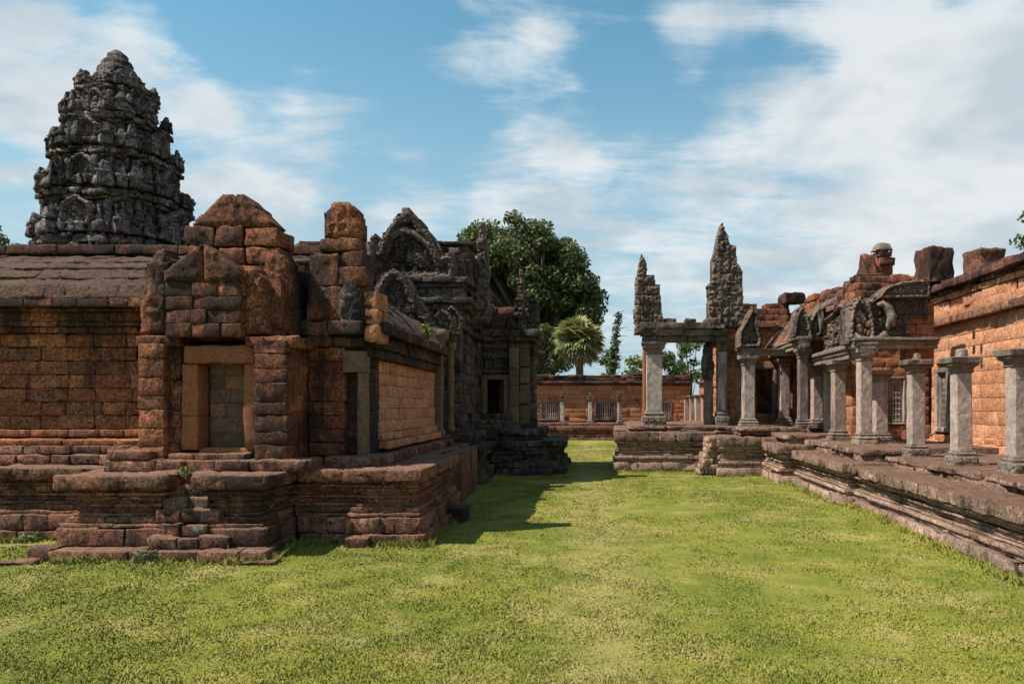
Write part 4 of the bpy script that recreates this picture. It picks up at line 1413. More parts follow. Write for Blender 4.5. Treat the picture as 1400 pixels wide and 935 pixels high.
def pillar_parts(root, x, y, z0, z1, w, ang=-TH, cap=1.0, base_h=0.24, cap_h=0.24, mats=('sand_cap', 'sand_grey', 'sand_cap'), parent_part=None, tone=None):
    a = w * 0.5
    tn = rnd.random() if tone is None else tone
    mb = MB()
    b = base_h
    mb.square(x, y, [(z0 - 0.02, a * 1.55), (z0 + b * 0.28, a * 1.55), (z0 + b * 0.32, a * 1.42), (z0 + b * 0.5, a * 1.5), (z0 + b * 0.58, a * 1.36), (z0 + b * 0.66, a * 1.22), (z0 + b * 0.8, a * 1.32), (z0 + b * 0.86, a * 1.15), (z0 + b, a * 1.1)],
              ang=ang, m=5, tone=tn, amp=0.014)
    for k in range(4):          # lotus petals round the foot
        for i in (-1, 0, 1):
            an = ang + k * math.pi / 2
            ux, uy = math.cos(an), math.sin(an)
            mb.block((x + ux * i * a * 0.9 - uy * a * 1.46 * -1, y + uy * i * a * 0.9 + ux * a * 1.46 * -1, z0 + b * 0.44), (a * 0.75, a * 0.3, b * 0.36), ang=an, bev=0.03, amp=0.012, tone=tn)
    mb.build('base', M[mats[0]], root, smooth=False)
    mb = MB()
    n = 16
    zs = np.linspace(z0 + base_h, z1 - cap_h, n)
    mb.square(x, y, [(z, a * (1.0 - 0.05 * (z - z0) / (z1 - z0))) for z in zs], ang=ang, m=6, tone=tn, amp=0.007, bev=0.018)
    mb.build('shaft', M[mats[1]], root, smooth=False)
    mb = MB()
    c = cap_h
    zz = z1 - c
    mb.square(x, y, [(zz, a * 1.02), (zz + c * 0.08, a * 1.14), (zz + c * 0.2, a * 1.02), (zz + c * 0.34, a * 1.12), (zz + c * 0.5, a * 1.42 * cap), (zz + c * 0.58, a * 1.3 * cap), (zz + c * 0.66, a * 1.58 * cap), (zz + c * 0.96, a * 1.66 * cap), (z1, a * 1.55 * cap)],
              ang=ang, m=5, tone=tn * 0.6, amp=0.016)
    mb.build('capital', M[mats[2]], root, smooth=False)


PG = 'free standing pillars along the gallery platform'
for (lab, x, y, z0, z1, w, cap, knob) in (
        ('pale square pillar with dark slab capital, cut by the right photo edge', 5.76, 9.7, 0.85, 2.50, 0.25, 1.1, False),
        ('square grey pillar with a stub on its capital, before the small gallery window', 5.66, 11.0, 0.85, 2.48, 0.24, 1.15, True),
        ('square grey pillar with broken capital, standing before the gallery wall corner', 5.84, 12.9, 0.85, 2.56, 0.25, 1.1, True),
        ('short pale pillar right behind the tall portico pillar, before the balustered window', 6.28, 15.6, 0.96, 2.50, 0.27, 1.05, False)):
    t = thing('stone_pillar', lab, 'pillar', (x, y, z0), PG)
    pillar_parts(t, x, y, z0, z1, w, cap=cap)
    t.rotation_euler = (rnd.uniform(-0.012, 0.012), rnd.uniform(-0.014, 0.014), rnd.uniform(-0.03, 0.03))
    if knob:
        mb = MB()
        mb.block((x + 0.02, y, z1 + 0.05), (0.13, 0.13, 0.14), ang=0.3, bev=0.05, amp=0.03, taper=(0.7, 0.7))
        mb.build('stub', M['sand_cap'], t)
# one more beyond the right edge of the picture
t = thing('stone_pillar', 'square pillar nearest the camera, just beyond the right photo edge', 'pillar', (5.66, 7.9, 0.85), PG)
pillar_parts(t, 5.66, 7.9, 0.85, 2.5, 0.25)


def baluster_prof(z0, z1, r, n):
    pr = [(z0, r)]
    d = (z1 - z0) / n
    for i in range(n):
        a = z0 + i * d
        pr += [(a + d * 0.15, r * 0.75), (a + d * 0.35, r * 1.1), (a + d * 0.55, r * 1.1), (a + d * 0.75, r * 0.7), (a + d * 0.92, r * 1.0)]
    pr.append((z1, r))
    return pr


def window(parent, c0, c1, z0, z1, nrm, mat_f, mat_b, n=6, beads=7, fw=0.08, r=0.04, depth=0.16, m=8):
    """frame, dark back and turned balusters between points c0 and c1 (plan)"""
    c0, c1 = np.array(c0), np.array(c1)
    d = c1 - c0
    L = np.linalg.norm(d)
    d /= L
    nn = np.array(nrm, float)
    ang = math.atan2(d[1], d[0])

    def bar(mb, s0, s1, za, zb, o0, o1, **k):
        c = c0 + d * (s0 + s1) / 2 + nn * (o0 + o1) / 2
        mb.block((c[0], c[1], (za + zb) / 2), (s1 - s0, abs(o1 - o0), zb - za), ang=ang, **k)
    mb = MB()
    bar(mb, 0, fw, z0 + fw, z1 - fw, -depth, 0.03, bev=0.01, amp=0.004, tone=0.6)
    bar(mb, L - fw, L, z0 + fw, z1 - fw, -depth, 0.03, bev=0.01, amp=0.004, tone=0.5)
    bar(mb, -0.02, L + 0.02, z1 - fw + 0.003, z1, -depth, 0.035, bev=0.01, amp=0.004, tone=0.4)
    bar(mb, -0.03, L + 0.03, z0, z0 + fw - 0.003, -depth, 0.06, bev=0.01, amp=0.005, tone=0.7)
    bar(mb, fw, fw + 0.035, z0 + fw, z1 - fw, -depth, -0.03, bev=0.006, amp=0.002, tone=0.5)
    bar(mb, L - fw - 0.035, L - fw, z0 + fw, z1 - fw, -depth, -0.03, bev=0.006, amp=0.002, tone=0.5)
    w = mb.build('window', mat_f, parent)
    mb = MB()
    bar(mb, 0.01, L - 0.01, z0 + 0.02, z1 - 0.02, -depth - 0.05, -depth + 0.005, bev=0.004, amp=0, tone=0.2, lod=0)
    mb.build('back_slab', M['dark'], w)  # shade behind the balusters comes from this slab's dark colour
    for i in range(n):
        s = fw + 0.035 + (L - 2 * fw - 0.07) * (i + 0.5) / n
        c = c0 + d * s - nn * depth * 0.5
        mb = MB()
        mb.lathe(c[0], c[1], baluster_prof(z0 + fw - 0.005, z1 - fw + 0.005, r, beads), m=m, tone=rnd.random())
        mb.build('baluster', mat_b, w)


def make_gallery():
    g = thing('gallery', 'bright orange laterite gallery wall with heavy dark ledges, running along the right edge', 'gallery', (7.8, 11.0, 0.8))
    A, B = G(7.2, 17.1), G(7.2, 4.5)
    pts = [A, B]
    ws, we = G(7.2, 16.86), G(7.2, 16.2)
    s0, s1 = math.hypot(A[0] - ws[0], A[1] - ws[1]), math.hypot(A[0] - we[0], A[1] - we[1])
    mb = MB()
    course(mb, pts, 0.8, 1.0, out=0.12, L=0.6, dep=0.5, jit=0.015, bev=0.02, amp=0.02)
    course(mb, pts, 1.0, 1.12, out=0.05, L=0.6, dep=0.4, jit=0.01, bev=0.015, amp=0.012)
    wall(mb, pts, 1.12, 3.5, h=0.27, L=0.75, dep=0.35, jit=0.006, bev=0.01, amp=0.006, gap=0.007, gaps=[(0, s0, s1, 1.15, 2.65)], seg=0.25)
    course(mb, pts, 3.66, 3.86, out=0.05, L=0.7, dep=0.4, jit=0.015, bev=0.012, amp=0.012, tilt=0.1)
    course(mb, pts, 3.86, 4.06, out=-0.02, L=0.7, dep=0.4, jit=0.015, bev=0.012, amp=0.012, tilt=0.1)
    course(mb, pts, 4.06, 4.18, out=0.02, L=0.6, dep=0.4, jit=0.02, bev=0.012, amp=0.012)
    gbox(mb, 7.36, 9.4, 4.5, 16.9, 0.5, 4.15, bev=0.01, amp=0, lod=0, tone=0.3)
    mb.build('wall', M['lat_orange'], g)
    mb = MB()
    course(mb, pts, 3.5, 3.67, out=0.16, L=0.9, dep=0.6, jit=0.014, bev=0.05, amp=0.022)
    mb.build('ledge', M['lat_plinth'], g)
    mb = MB()
    course(mb, pts, 4.18, 4.27, out=0.08, L=0.6, dep=0.6, jit=0.03, bev=0.025, amp=0.02, miss=0.06)
    course(mb, pts, 4.27, 4.42, out=0.17, L=0.7, dep=0.7, jit=0.03, bev=0.035, amp=0.03)
    course(mb, pts, 4.42, 4.52, out=-0.02, L=0.6, dep=0.7, jit=0.03, bev=0.035, amp=0.03, miss=0.2)
    gbox(mb, 7.5, 9.4, 4.5, 16.9, 4.1, 4.44, bev=0.03, amp=0.02, tone=0.4, seg=0.6)
    mb.build('coping', M['lat_dark'], g)
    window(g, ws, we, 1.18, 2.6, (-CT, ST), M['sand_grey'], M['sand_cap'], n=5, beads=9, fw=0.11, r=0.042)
    # two dark plates for lost beam slots, the holes' shade put into colour
    for zz in (2.86, 3.15):
        mb = MB()
        c = G(7.03, 14.75)
        mb.block((c[0], c[1], zz), (0.02, 0.08, 0.17), ang=-TH, bev=0.004, amp=0, lod=0, tone=0.1)
        mb.build('beam_slot_shade', M['dark'], g)


make_gallery()


def make_pavilion():
    p = thing('gate_pavilion', 'ruined gate pavilion with carved half pediments carried on grey pillars, joining the gallery', 'pavilion', (6.2, 19.0, 1.0))
    body = [(4.55, 27), (4.55, 22.0), (6.2, 22.0), (6.2, 17.0), (8.0, 17.0)]
    gaps = [(1, 0.45, 1.21, 1.42, 2.96), (1, 1.38, 1.62, 1.42, 2.96), (2, 3.3, 4.1, 1.1, 2.75), (3, 0.77, 1.24, 1.25, 2.45)]
    mb = MB()
    course(mb, body, 0.9, 1.3, out=0.06, L=0.5, dep=0.4, jit=0.015, bev=0.02, amp=0.015, gaps=[(2, 3.3, 4.1, 1.0, 2.7)])
    wall(mb, body, 1.3, 4.0, h=0.22, L=0.5, dep=0.35, jit=0.012, bev=0.014, amp=0.01, gaps=gaps)
    mb.box(4.8, 8.2, 22.4, 27, 0.8, 4.2)
    mb.box(6.65, 9.5, 17.4, 26, 0.8, 4.3)
    mb.build('wall', M['lat_orange2'], p)
    mb = MB()
    courses(mb, body[:3], [(4.0, 4.1, 0.06), (4.1, 4.24, 0.16), (4.24, 4.3, 0.06)], L=0.5, dep=0.5, jit=0.02, bev=0.03, amp=0.02)
    courses(mb, body[2:], [(4.0, 4.1, 0.04), (4.1, 4.24, 0.12)], L=0.5, dep=0.5, jit=0.03, bev=0.03, amp=0.02)
    mb.build('cornice', M['lat_plinth'], p)
    mb = MB()
    for k, (z0, z1, o) in enumerate(((4.3, 4.5, -0.02), (4.5, 4.7, -0.1), (4.7, 4.86, -0.2))):
        course(mb, body[:3], z0, z1, out=o, L=0.42, dep=0.5, jit=0.03, bev=0.03, amp=0.02, miss=0.03 if k < 2 else 0.3)
        course(mb, body[2:], z0 - 0.06, z1 - 0.06, out=o - 0.05, L=0.42, dep=0.6, jit=0.04, bev=0.04, amp=0.03, miss=0.0 if k < 2 else 0.25)
    mb.box(4.9, 9.4, 22.4, 26, 4.0, 4.6)
    mb.box(6.7, 9.4, 17.5, 26, 4.0, 4.62)
    mb.build('upper_wall', M['lat_block'], p)
    # sloping rubble of the broken vault behind the pediments
    mb = MB()
    for k in range(60):
        y = rnd.uniform(17.3, 22)
        x = rnd.uniform(6.5, 8.2)
        mb.block((x, y, 4.66 + rnd.uniform(0, 0.1) + 0.1 * max(0, 7.4 - x)), (rnd.uniform(0.3, 0.6), rnd.uniform(0.3, 0.6), rnd.uniform(0.12, 0.24)), ang=rnd.uniform(-0.3, 0.3), bev=0.04, amp=0.03)
    mb.build('broken_vault', M['lat_block'], p)
    # roof added between side wall and rear pillars to keep the aisle dark
    mb = MB()
    for (xa, za, xb, zb) in ((5.45, 3.42, 5.72, 3.8), (5.72, 3.8, 6.12, 4.08)):
        rl = -math.atan2(zb - za, xb - xa)
        ln = math.hypot(xb - xa, zb - za)
        y = 18.75
        while y < 22.0:
            w = rnd.uniform(0.4, 0.6)
            mb.block(((xa + xb) / 2, y + w / 2, (za + zb) / 2), (ln, w - 0.01, 0.2), roll=rl, bev=0.03, amp=0.02)
            y += w
    mb.build('added_aisle_roof', M['lat_block'], p)
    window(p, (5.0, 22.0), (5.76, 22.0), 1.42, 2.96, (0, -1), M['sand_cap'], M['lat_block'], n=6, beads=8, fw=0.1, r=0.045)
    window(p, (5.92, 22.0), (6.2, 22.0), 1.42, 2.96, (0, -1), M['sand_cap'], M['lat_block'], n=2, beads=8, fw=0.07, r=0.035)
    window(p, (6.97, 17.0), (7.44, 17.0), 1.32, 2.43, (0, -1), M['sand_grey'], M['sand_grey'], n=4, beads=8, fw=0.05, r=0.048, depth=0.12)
    mb = MB()
    mb.span(6.1, 6.45, 18.6, 18.75, 1.1, 2.62, bev=0.012, amp=0.005, tone=0.9)
    mb.span(6.1, 6.45, 17.85, 18.0, 1.1, 2.62, bev=0.012, amp=0.005, tone=0.8)
    mb.span(6.1, 6.45, 17.85, 18.75, 2.625, 2.78, bev=0.012, amp=0.005, tone=0.7)
    dr = mb.build('doorway', M['sand_grey'], p)
    # pillars that carry the beams
    for (x, y, z0, z1, w) in ((4.46, 20.0, 1.19, 3.12, 0.31), (4.34, 21.2, 1.2, 3.12, 0.28), (5.76, 21.2, 1.2, 3.12, 0.27), (5.5, 18.5, 1.2, 3.2, 0.22), (6.0, 18.95, 1.2, 2.78, 0.25),
                              (5.64, 16.3, 1.0, 2.76, 0.26), (5.72, 15.0, 0.98, 2.92, 0.25)):
        mb = MB()
        a = w / 2
        shaft = MB()
        tn = rnd.random()
        zs = np.linspace(z0 + 0.24, z1 - 0.26, 16)
        shaft.square(x, y, [(z, a) for z in zs], m=6, tone=tn, amp=0.007, bev=0.018)
        so = shaft.build('pillar', M['sand_grey'], p, smooth=False)
        b = 0.24
        mb.square(x, y, [(z0 - 0.02, a * 1.6), (z0 + b * 0.28, a * 1.6), (z0 + b * 0.34, a * 1.42), (z0 + b * 0.5, a * 1.52), (z0 + b * 0.6, a * 1.36), (z0 + b * 0.68, a * 1.22), (z0 + b * 0.8, a * 1.32), (z0 + b * 0.88, a * 1.12), (z0 + b, a * 1.06)], m=5, tone=tn, amp=0.016)
        mb.build('base', M['sand_cap'], so, smooth=False)
        cb = MB()
        c = 0.26
        zz = z1 - c
        cb.square(x, y, [(zz, a * 1.02), (zz + c * 0.08, a * 1.16), (zz + c * 0.2, a * 1.04), (zz + c * 0.36, a * 1.2), (zz + c * 0.5, a * 1.4), (zz + c * 0.58, a * 1.3), (zz + c * 0.68, a * 1.62), (z1, a * 1.68)], m=5, tone=tn, amp=0.012)
        cb.build('capital', M['sand_cap'], so, smooth=False)
    # beams
    mb = MB()

    def beam(x0, y0, x1, y1, z0, z1, w):
        ln = math.hypot(x1 - x0, y1 - y0)
        an = math.atan2(y1 - y0, x1 - x0)
        c = ((x0 + x1) / 2, (y0 + y1) / 2)
        hh = z1 - z0
        mb.block((c[0], c[1], z0 + hh * 0.2), (ln, w * 0.8, hh * 0.39), ang=an, bev=0.012, amp=0.012, tone=0.6, seg=0.3)
        mb.block((c[0], c[1], z0 + hh * 0.55), (ln, w, hh * 0.3), ang=an, bev=0.02, amp=0.014, tone=0.4, seg=0.3)
        mb.block((c[0], c[1], z0 + hh * 0.86), (ln, w * 1.25, hh * 0.3), ang=an, bev=0.02, amp=0.018, tone=0.2, seg=0.3)
    beam(5.5, 18.3, 5.62, 22.0, 3.2, 3.5, 0.3)
    beam(5.72, 14.8, 5.92, 19.1, 2.76, 3.04, 0.34)
    beam(4.34, 20.0, 5.85, 20.05, 3.12, 3.32, 0.26)
    beam(4.4, 19.85, 4.3, 22.0, 3.125, 3.33, 0.26)
    beam(5.45, 15.05, 7.2, 15.1, 2.92, 3.14, 0.42)
    mb.build('beam', M['sand_cap'], p)
    # half pediment nearest the camera: carved field, heavy scaly arch piece, naga scroll at the corner
    Y = 15.1

    def outline(pp, ox, oz):
        return [(X(a, Y) - ox, Z(b, Y) - oz) for a, b in pp][::-1]
    mb = MB()
    mb.relief(outline([(1186, 474), (1186, 420), (1200, 408), (1267, 408), (1267, 438), (1240, 438), (1240, 474)], 5.6, 2.9), (5.6, Y + 0.02, 2.9 + 0.05), (1, 0, 0), (0, 0, 1), (0, -1, 0), 0.4, depth=0.08, frame=0.05, freq=9, seed=71, tone=0.35, scroll=0.13)
    hp = mb.build('half_pediment', M['sand_ped'], p)
    mb = MB()
    mb.relief(outline([(1197, 413), (1201, 404), (1209, 397), (1220, 393), (1232, 390), (1250, 388), (1267, 388), (1267, 412)], 5.6, 3.5), (5.6, Y - 0.13, 3.55), (1, 0, 0), (0, 0, 1), (0, -1, 0), 0.6, depth=0.05, frame=0.06, freq=8, seed=72, tone=0.5, scroll=0.11)
    mb.build('arch_piece', M['sand_ped'], hp)
    mb = MB()
    mb.relief(outline([(1158, 474), (1157, 455), (1158, 438), (1161, 422), (1167, 413), (1173, 411), (1179, 417), (1186, 424), (1191, 440), (1192, 474)], 5.3, 2.9), (5.3, Y - 0.08, 2.95), (1, 0, 0), (0, 0, 1), (0, -1, 0), 0.5, depth=0.09, frame=0.1, freq=7, seed=74, tone=0.6, scroll=0.16)

    def scroll(pp, r, yy):
        mb.tube([(X(a, Y), Y + yy, Z(b, Y) + 0.05) for a, b in pp], r, m=10, amp=0.03, tone=0.7)
    scroll([(1163, 462), (1172, 468), (1184, 470), (1197, 468), (1207, 461), (1213, 450), (1215, 438), (1210, 426), (1202, 419), (1196, 422)], [0.05, 0.075, 0.09, 0.1, 0.1, 0.1, 0.09, 0.08, 0.06, 0.04], -0.16)
    for k in range(16):
        a, b = rnd.uniform(1164, 1186), rnd.uniform(420, 462)
        mb.block((X(a, Y), Y - 0.13, Z(b, Y) + 0.05), (0.08, 0.1, 0.12), ang=rnd.uniform(-0.5, 0.5), bev=0.05, amp=0.03, tone=rnd.random())
    mb.build('naga_scroll', M['sand_ped'], hp)
    mb = MB()
    wall(mb, [(6.66, 15.2), (7.25, 15.2)], 2.55, 3.9, h=0.22, L=0.3, dep=0.3, jit=0.012, bev=0.016, amp=0.012)
    mb.box(6.9, 7.3, 15.3, 15.6, 2.75, 3.9)
    mb.build('pier_stones', M['lat_orange2'], p)
    # half pediment farther back
    Y = 18.6
    mb = MB()
    mb.relief(outline([(1100, 467), (1104, 440), (1112, 425), (1122, 415), (1140, 409), (1190, 404), (1190, 467)], 5.2, 3.3), (5.2, Y, 3.3), (1, 0, 0), (0, 0, 1), (0, -1, 0), 0.4, depth=0.08, frame=0.12, freq=8, seed=73, tone=0.45, scroll=0.17)
    hp = mb.build('half_pediment', M['sand_ped'], p)
    mb = MB()
    mb.relief(outline([(1082, 467), (1083, 448), (1086, 434), (1089, 425), (1094, 419), (1099, 427), (1104, 440), (1107, 452), (1109, 467)], 5.2, 3.3), (5.2, Y - 0.1, 3.3), (1, 0, 0), (0, 0, 1), (0, -1, 0), 0.45, depth=0.08, frame=0.09, freq=7, seed=75, tone=0.85, scroll=0.16)
    mb.tube([(X(a, Y), Y - 0.13, Z(b, Y)) for a, b in ((1107, 461), (1116, 460), (1122, 450), (1121, 437), (1119, 427), (1126, 418), (1140, 413), (1163, 410))], [0.06, 0.08, 0.09, 0.09, 0.08, 0.09, 0.1, 0.09], m=10, amp=0.03, tone=0.6)
    mb.build('naga_scroll', M['sand_ped'], hp)
    # carved frieze on the side wall, linking the two half pediments
    mb = MB()
    mb.relief([(0, 0), (1.62, 0), (1.62, 1.02), (1.2, 1.12), (0.7, 0.98), (0, 0.9)], (6.14, 18.55, 3.06), (0, -1, 0), (0, 0, 1), (-1, 0, 0), 0.12, depth=0.08, frame=0.12, freq=8, seed=79, tone=0.5, scroll=0.18)
    mb.build('frieze', M['sand_ped'], p)
    # naga corner stone over the first pillar pair
    mb = MB()
    mb.relief([(-0.3, 0), (0.3, 0), (0.34, 0.3), (0.22, 0.62), (0.26, 0.95), (0.05, 1.05), (-0.12, 0.75), (-0.3, 0.4)], (4.46, 19.9, 3.33), (1, 0, 0), (0, 0, 1), (0, -1, 0), 0.4, cell=0.024, depth=0.09, frame=0.1, freq=8, seed=77, tone=0.4)
    mb.build('naga_finial', M['sand_ped'], p)


make_pavilion()

# loose stones left standing on the roofs
RG = 'loose stones left on the gallery roofs'
for (lab, x, y, z, sx, sy, sz, tp, mat, stack) in (
        ('large rounded laterite block on the roof corner, above the right pediment', 7.9, 16.55, 4.5, 0.66, 0.6, 0.80, 0.86, 'lat_block', 0),
        ('square laterite block on the gallery coping, rightmost against the sky', 8.28, 15.2, 4.44, 0.55, 0.55, 0.52, 1.05, 'lat_block', 0),
        ('egg shaped stone perched on a flat slab, between the two half pediments', 6.78, 17.6, 4.74, 0.40, 0.36, 0.52, 0.5, 'lat_block', 1),
        ('small flat laterite block on the low wing roof, right of the spires', 6.28, 22.25, 4.84, 0.62, 0.5, 0.33, 1.06, 'lat_dark', 0)):
    t = thing('roof_stone', lab, 'loose stone', (x, y, z), RG)
    mb = MB()
    if stack:
        mb.block((x, y, z + 0.08), (0.66, 0.5, 0.14), bev=0.05, amp=0.03)
    mb.block((x, y, z + sz / 2 + (0.13 if stack else 0)), (sx, sy, sz), ang=0.15, bev=0.07, amp=0.05, taper=(tp, tp), seg=0.1)
    mb.build('stone', M[mat], t)
t = thing('stone_stack', 'slender stack of four weathered stones with a cap, standing on the pavilion roof', 'stone stack', (7.22, 17.8, 4.7))
mb = MB()
for (zz, hh, w) in ((4.68, 0.22, 0.4), (4.9, 0.24, 0.36), (5.14, 0.2, 0.40), (5.34, 0.16, 0.34)):
    mb.block((7.22 + rnd.uniform(-0.04, 0.04), 17.8, zz + hh / 2), (w, w, hh - 0.01), ang=rnd.uniform(-0.2, 0.2), bev=0.04, amp=0.03)
mb.build('shaft', M['lat_block'], t)
mb = MB()
mb.block((7.22, 17.8, 5.6), (0.44, 0.42, 0.2), ang=0.1, bev=0.08, amp=0.03, taper=(0.6, 0.6))
mb.build('cap', M['sand_cap'], t)


def make_portico():
    p = thing('ruined_portico', 'freestanding ruined portico: pale pillar, mossy beam and two jagged gable spires', 'ruined portico', (3.0, 20.7, 1.2))
    # pale pillar on the left end
    for (x, y, z0, z1, w, mt) in ((1.94, 20.7, 1.2, 3.55, 0.44, 'sand_grey'), (3.9, 20.9, 1.2, 3.65, 0.27, 'sand_grey')):
        a = w / 2
        sh = MB()
        zs = np.linspace(z0 + 0.42, z1 - 0.36, 9)
        sh.square(x, y, [(z, a) for z in zs], m=5, tone=0.75, amp=0.01, bev=0.015)
        so = sh.build('pillar', M[mt], p, smooth=False)
        b = MB()
        H = 0.44
        b.square(x, y, [(z0 - 0.02, a * 1.5), (z0 + H * 0.25, a * 1.5), (z0 + H * 0.3, a * 1.36), (z0 + H * 0.45, a * 1.48), (z0 + H * 0.55, a * 1.3), (z0 + H * 0.65, a * 1.2), (z0 + H * 0.78, a * 1.28), (z0 + H * 0.86, a * 1.1), (z0 + H, a * 1.02)], m=6, tone=0.5, amp=0.02)
        for k in range(4):
            an = k * math.pi / 2
            for i in (-1.1, -0.4, 0.4, 1.1):
                b.block((x + math.cos(an) * i * a + math.sin(an) * a * 1.42, y + math.sin(an) * i * a - math.cos(an) * a * 1.42, z0 + H * 0.42), (a * 0.6, a * 0.3, H * 0.3), ang=an, bev=0.03, amp=0.015, tone=0.6)
        b.build('base', M['sand_cap'], so, smooth=False)
        c = MB()
        H = 0.36
        zz = z1 - H
        c.square(x, y, [(zz, a * 1.02), (zz + 0.04, a * 1.14), (zz + 0.08, a * 1.03), (zz + 0.14, a * 1.16), (zz + 0.2, a * 1.36), (zz + 0.24, a * 1.28), (zz + 0.29, a * 1.5), (z1, a * 1.55)], m=6, tone=0.35, amp=0.02)
        c.build('capital', M['sand_cap'], so, smooth=False)
    mb = MB()
    mb.span(1.66, 1.72, 20.62, 21.2, 1.22, 3.5, bev=0.012, amp=0.006, tone=0.2)
    mb.build('door_jamb', M['sand_tan'], p)
    mb = MB()
    mb.span(3.45, 3.66, 20.95, 21.3, 1.2, 3.6, bev=0.02, amp=0.02, tone=0.4)
    mb.build('door_jamb', M['sand_cap'], p)
    mb = MB()
    for (z0, z1, w, o) in ((3.55, 3.72, 0.44, 0.2), (3.725, 3.9, 0.56, 0.6), (3.905, 4.08, 0.7, 0.3)):
        x = 1.62 - (w - 0.44) * 0.4
        for ln in (1.25, 1.15):
            mb.block((x + ln / 2, 20.7, (z0 + z1) / 2), (ln - 0.012, w, z1 - z0 - 0.004), bev=0.04, amp=0.035, tone=o, seg=0.12)
            x += ln
    for k in range(5):
        x = 2.4 + 0.28 * k
        if k not in (1, 3):
            mb.block((x, 20.7, 4.13), (0.3, 0.5, 0.14), bev=0.04, amp=0.03)
    mb.build('beam', M['sand_ped'], p)
    # gable fragment over the left pillar
    mb = MB()
    Y = 20.7
    ol = [(867, 458), (868, 446), (866, 430), (869, 415), (868, 396), (871, 377), (873, 362), (876.4, 349), (881, 358), (883.3, 367), (884, 379), (893.7, 378), (894.5, 390.5), (901, 391.6), (902.5, 415), (904, 433), (908, 444), (909, 458)]
    pol = [(X(a, Y) - 1.4, Z(b, Y) - 3.6) for a, b in ol][::-1]
    mb.relief(pol, (1.4, Y - 0.3, 3.6), (1, 0, 0), (0, 0, 1), (0, -1, 0), 0.42, depth=0.06, frame=0, freq=8, seed=91, tone=0.45, joint=0.27)
    for k in range(14):
        z = rnd.uniform(4.0, 5.3)
        mb.block((X(869, Y) + 0.03, Y + rnd.uniform(-0.3, 0.25), z), (0.1, 0.14, 0.26), ang=rnd.uniform(-0.4, 0.4), bev=0.04, amp=0.06, taper=(0.6, 0.7))
    mb.build('gable_spire', M['sand_ped'], p)
    # taller spire at the right end, standing on a laterite pier
    mb = MB()
    Y = 21.2
    ol = [(965, 450), (965.7, 435), (967, 412), (965, 392), (970.7, 387), (971.5, 358), (974, 350), (976.5, 338), (980, 322), (984.2, 307.5), (988, 317), (992.6, 327), (994.6, 337), (1003.4, 340), (1004, 362), (1011, 373), (1012.7, 415), (1014, 435), (1016, 450)]
    pol = [(X(a, Y) - 3.4, Z(b, Y) - 3.9) for a, b in ol][::-1]
    mb.relief(pol, (3.4, Y - 0.35, 3.9), (1, 0, 0), (0, 0, 1), (0, -1, 0), 0.42, depth=0.08, frame=0, freq=7, seed=92, tone=0.4, joint=0.31)
    for k in range(22):
        z = rnd.uniform(4.2, 5.9)
        f = (z - 4.1) / 2.8
        mb.block((X(rnd.uniform(972 + 8 * f, 1009 - 14 * f), Y), Y - 0.36, z), (0.1, 0.09, 0.26), ang=rnd.uniform(-0.3, 0.3), bev=0.04, amp=0.06, taper=(0.6, 0.7))
    mb.build('gable_spire', M['sand_ped'], p)
    mb = MB()
    wall(mb, [(4.02, 21.0), (4.3, 21.0)], 1.2, 4.1, h=0.24, L=0.3, dep=0.5, jit=0.02, bev=0.02, amp=0.015)
    wall(mb, [(3.6, 21.5), (4.6, 21.5)], 3.5, 4.15, h=0.2, L=0.3, dep=0.6, jit=0.03, bev=0.02, amp=0.02)
    mb.build('pier', M['lat_orange2'], p)
    mb = MB()
    mb.relief([(-0.14, 0), (0.14, 0), (0.2, 0.4), (0.08, 0.75), (0.1, 1.05), (-0.1, 1.0), (-0.18, 0.5)], (3.5, 20.85, 2.5), (1, 0, 0), (0, 0, 1), (0, -1, 0), 0.14, cell=0.024, depth=0.06, frame=0.0, freq=9, seed=81, tone=0.7)
    mb.build('carved_bracket', M['sand_ped'], p)


make_portico()


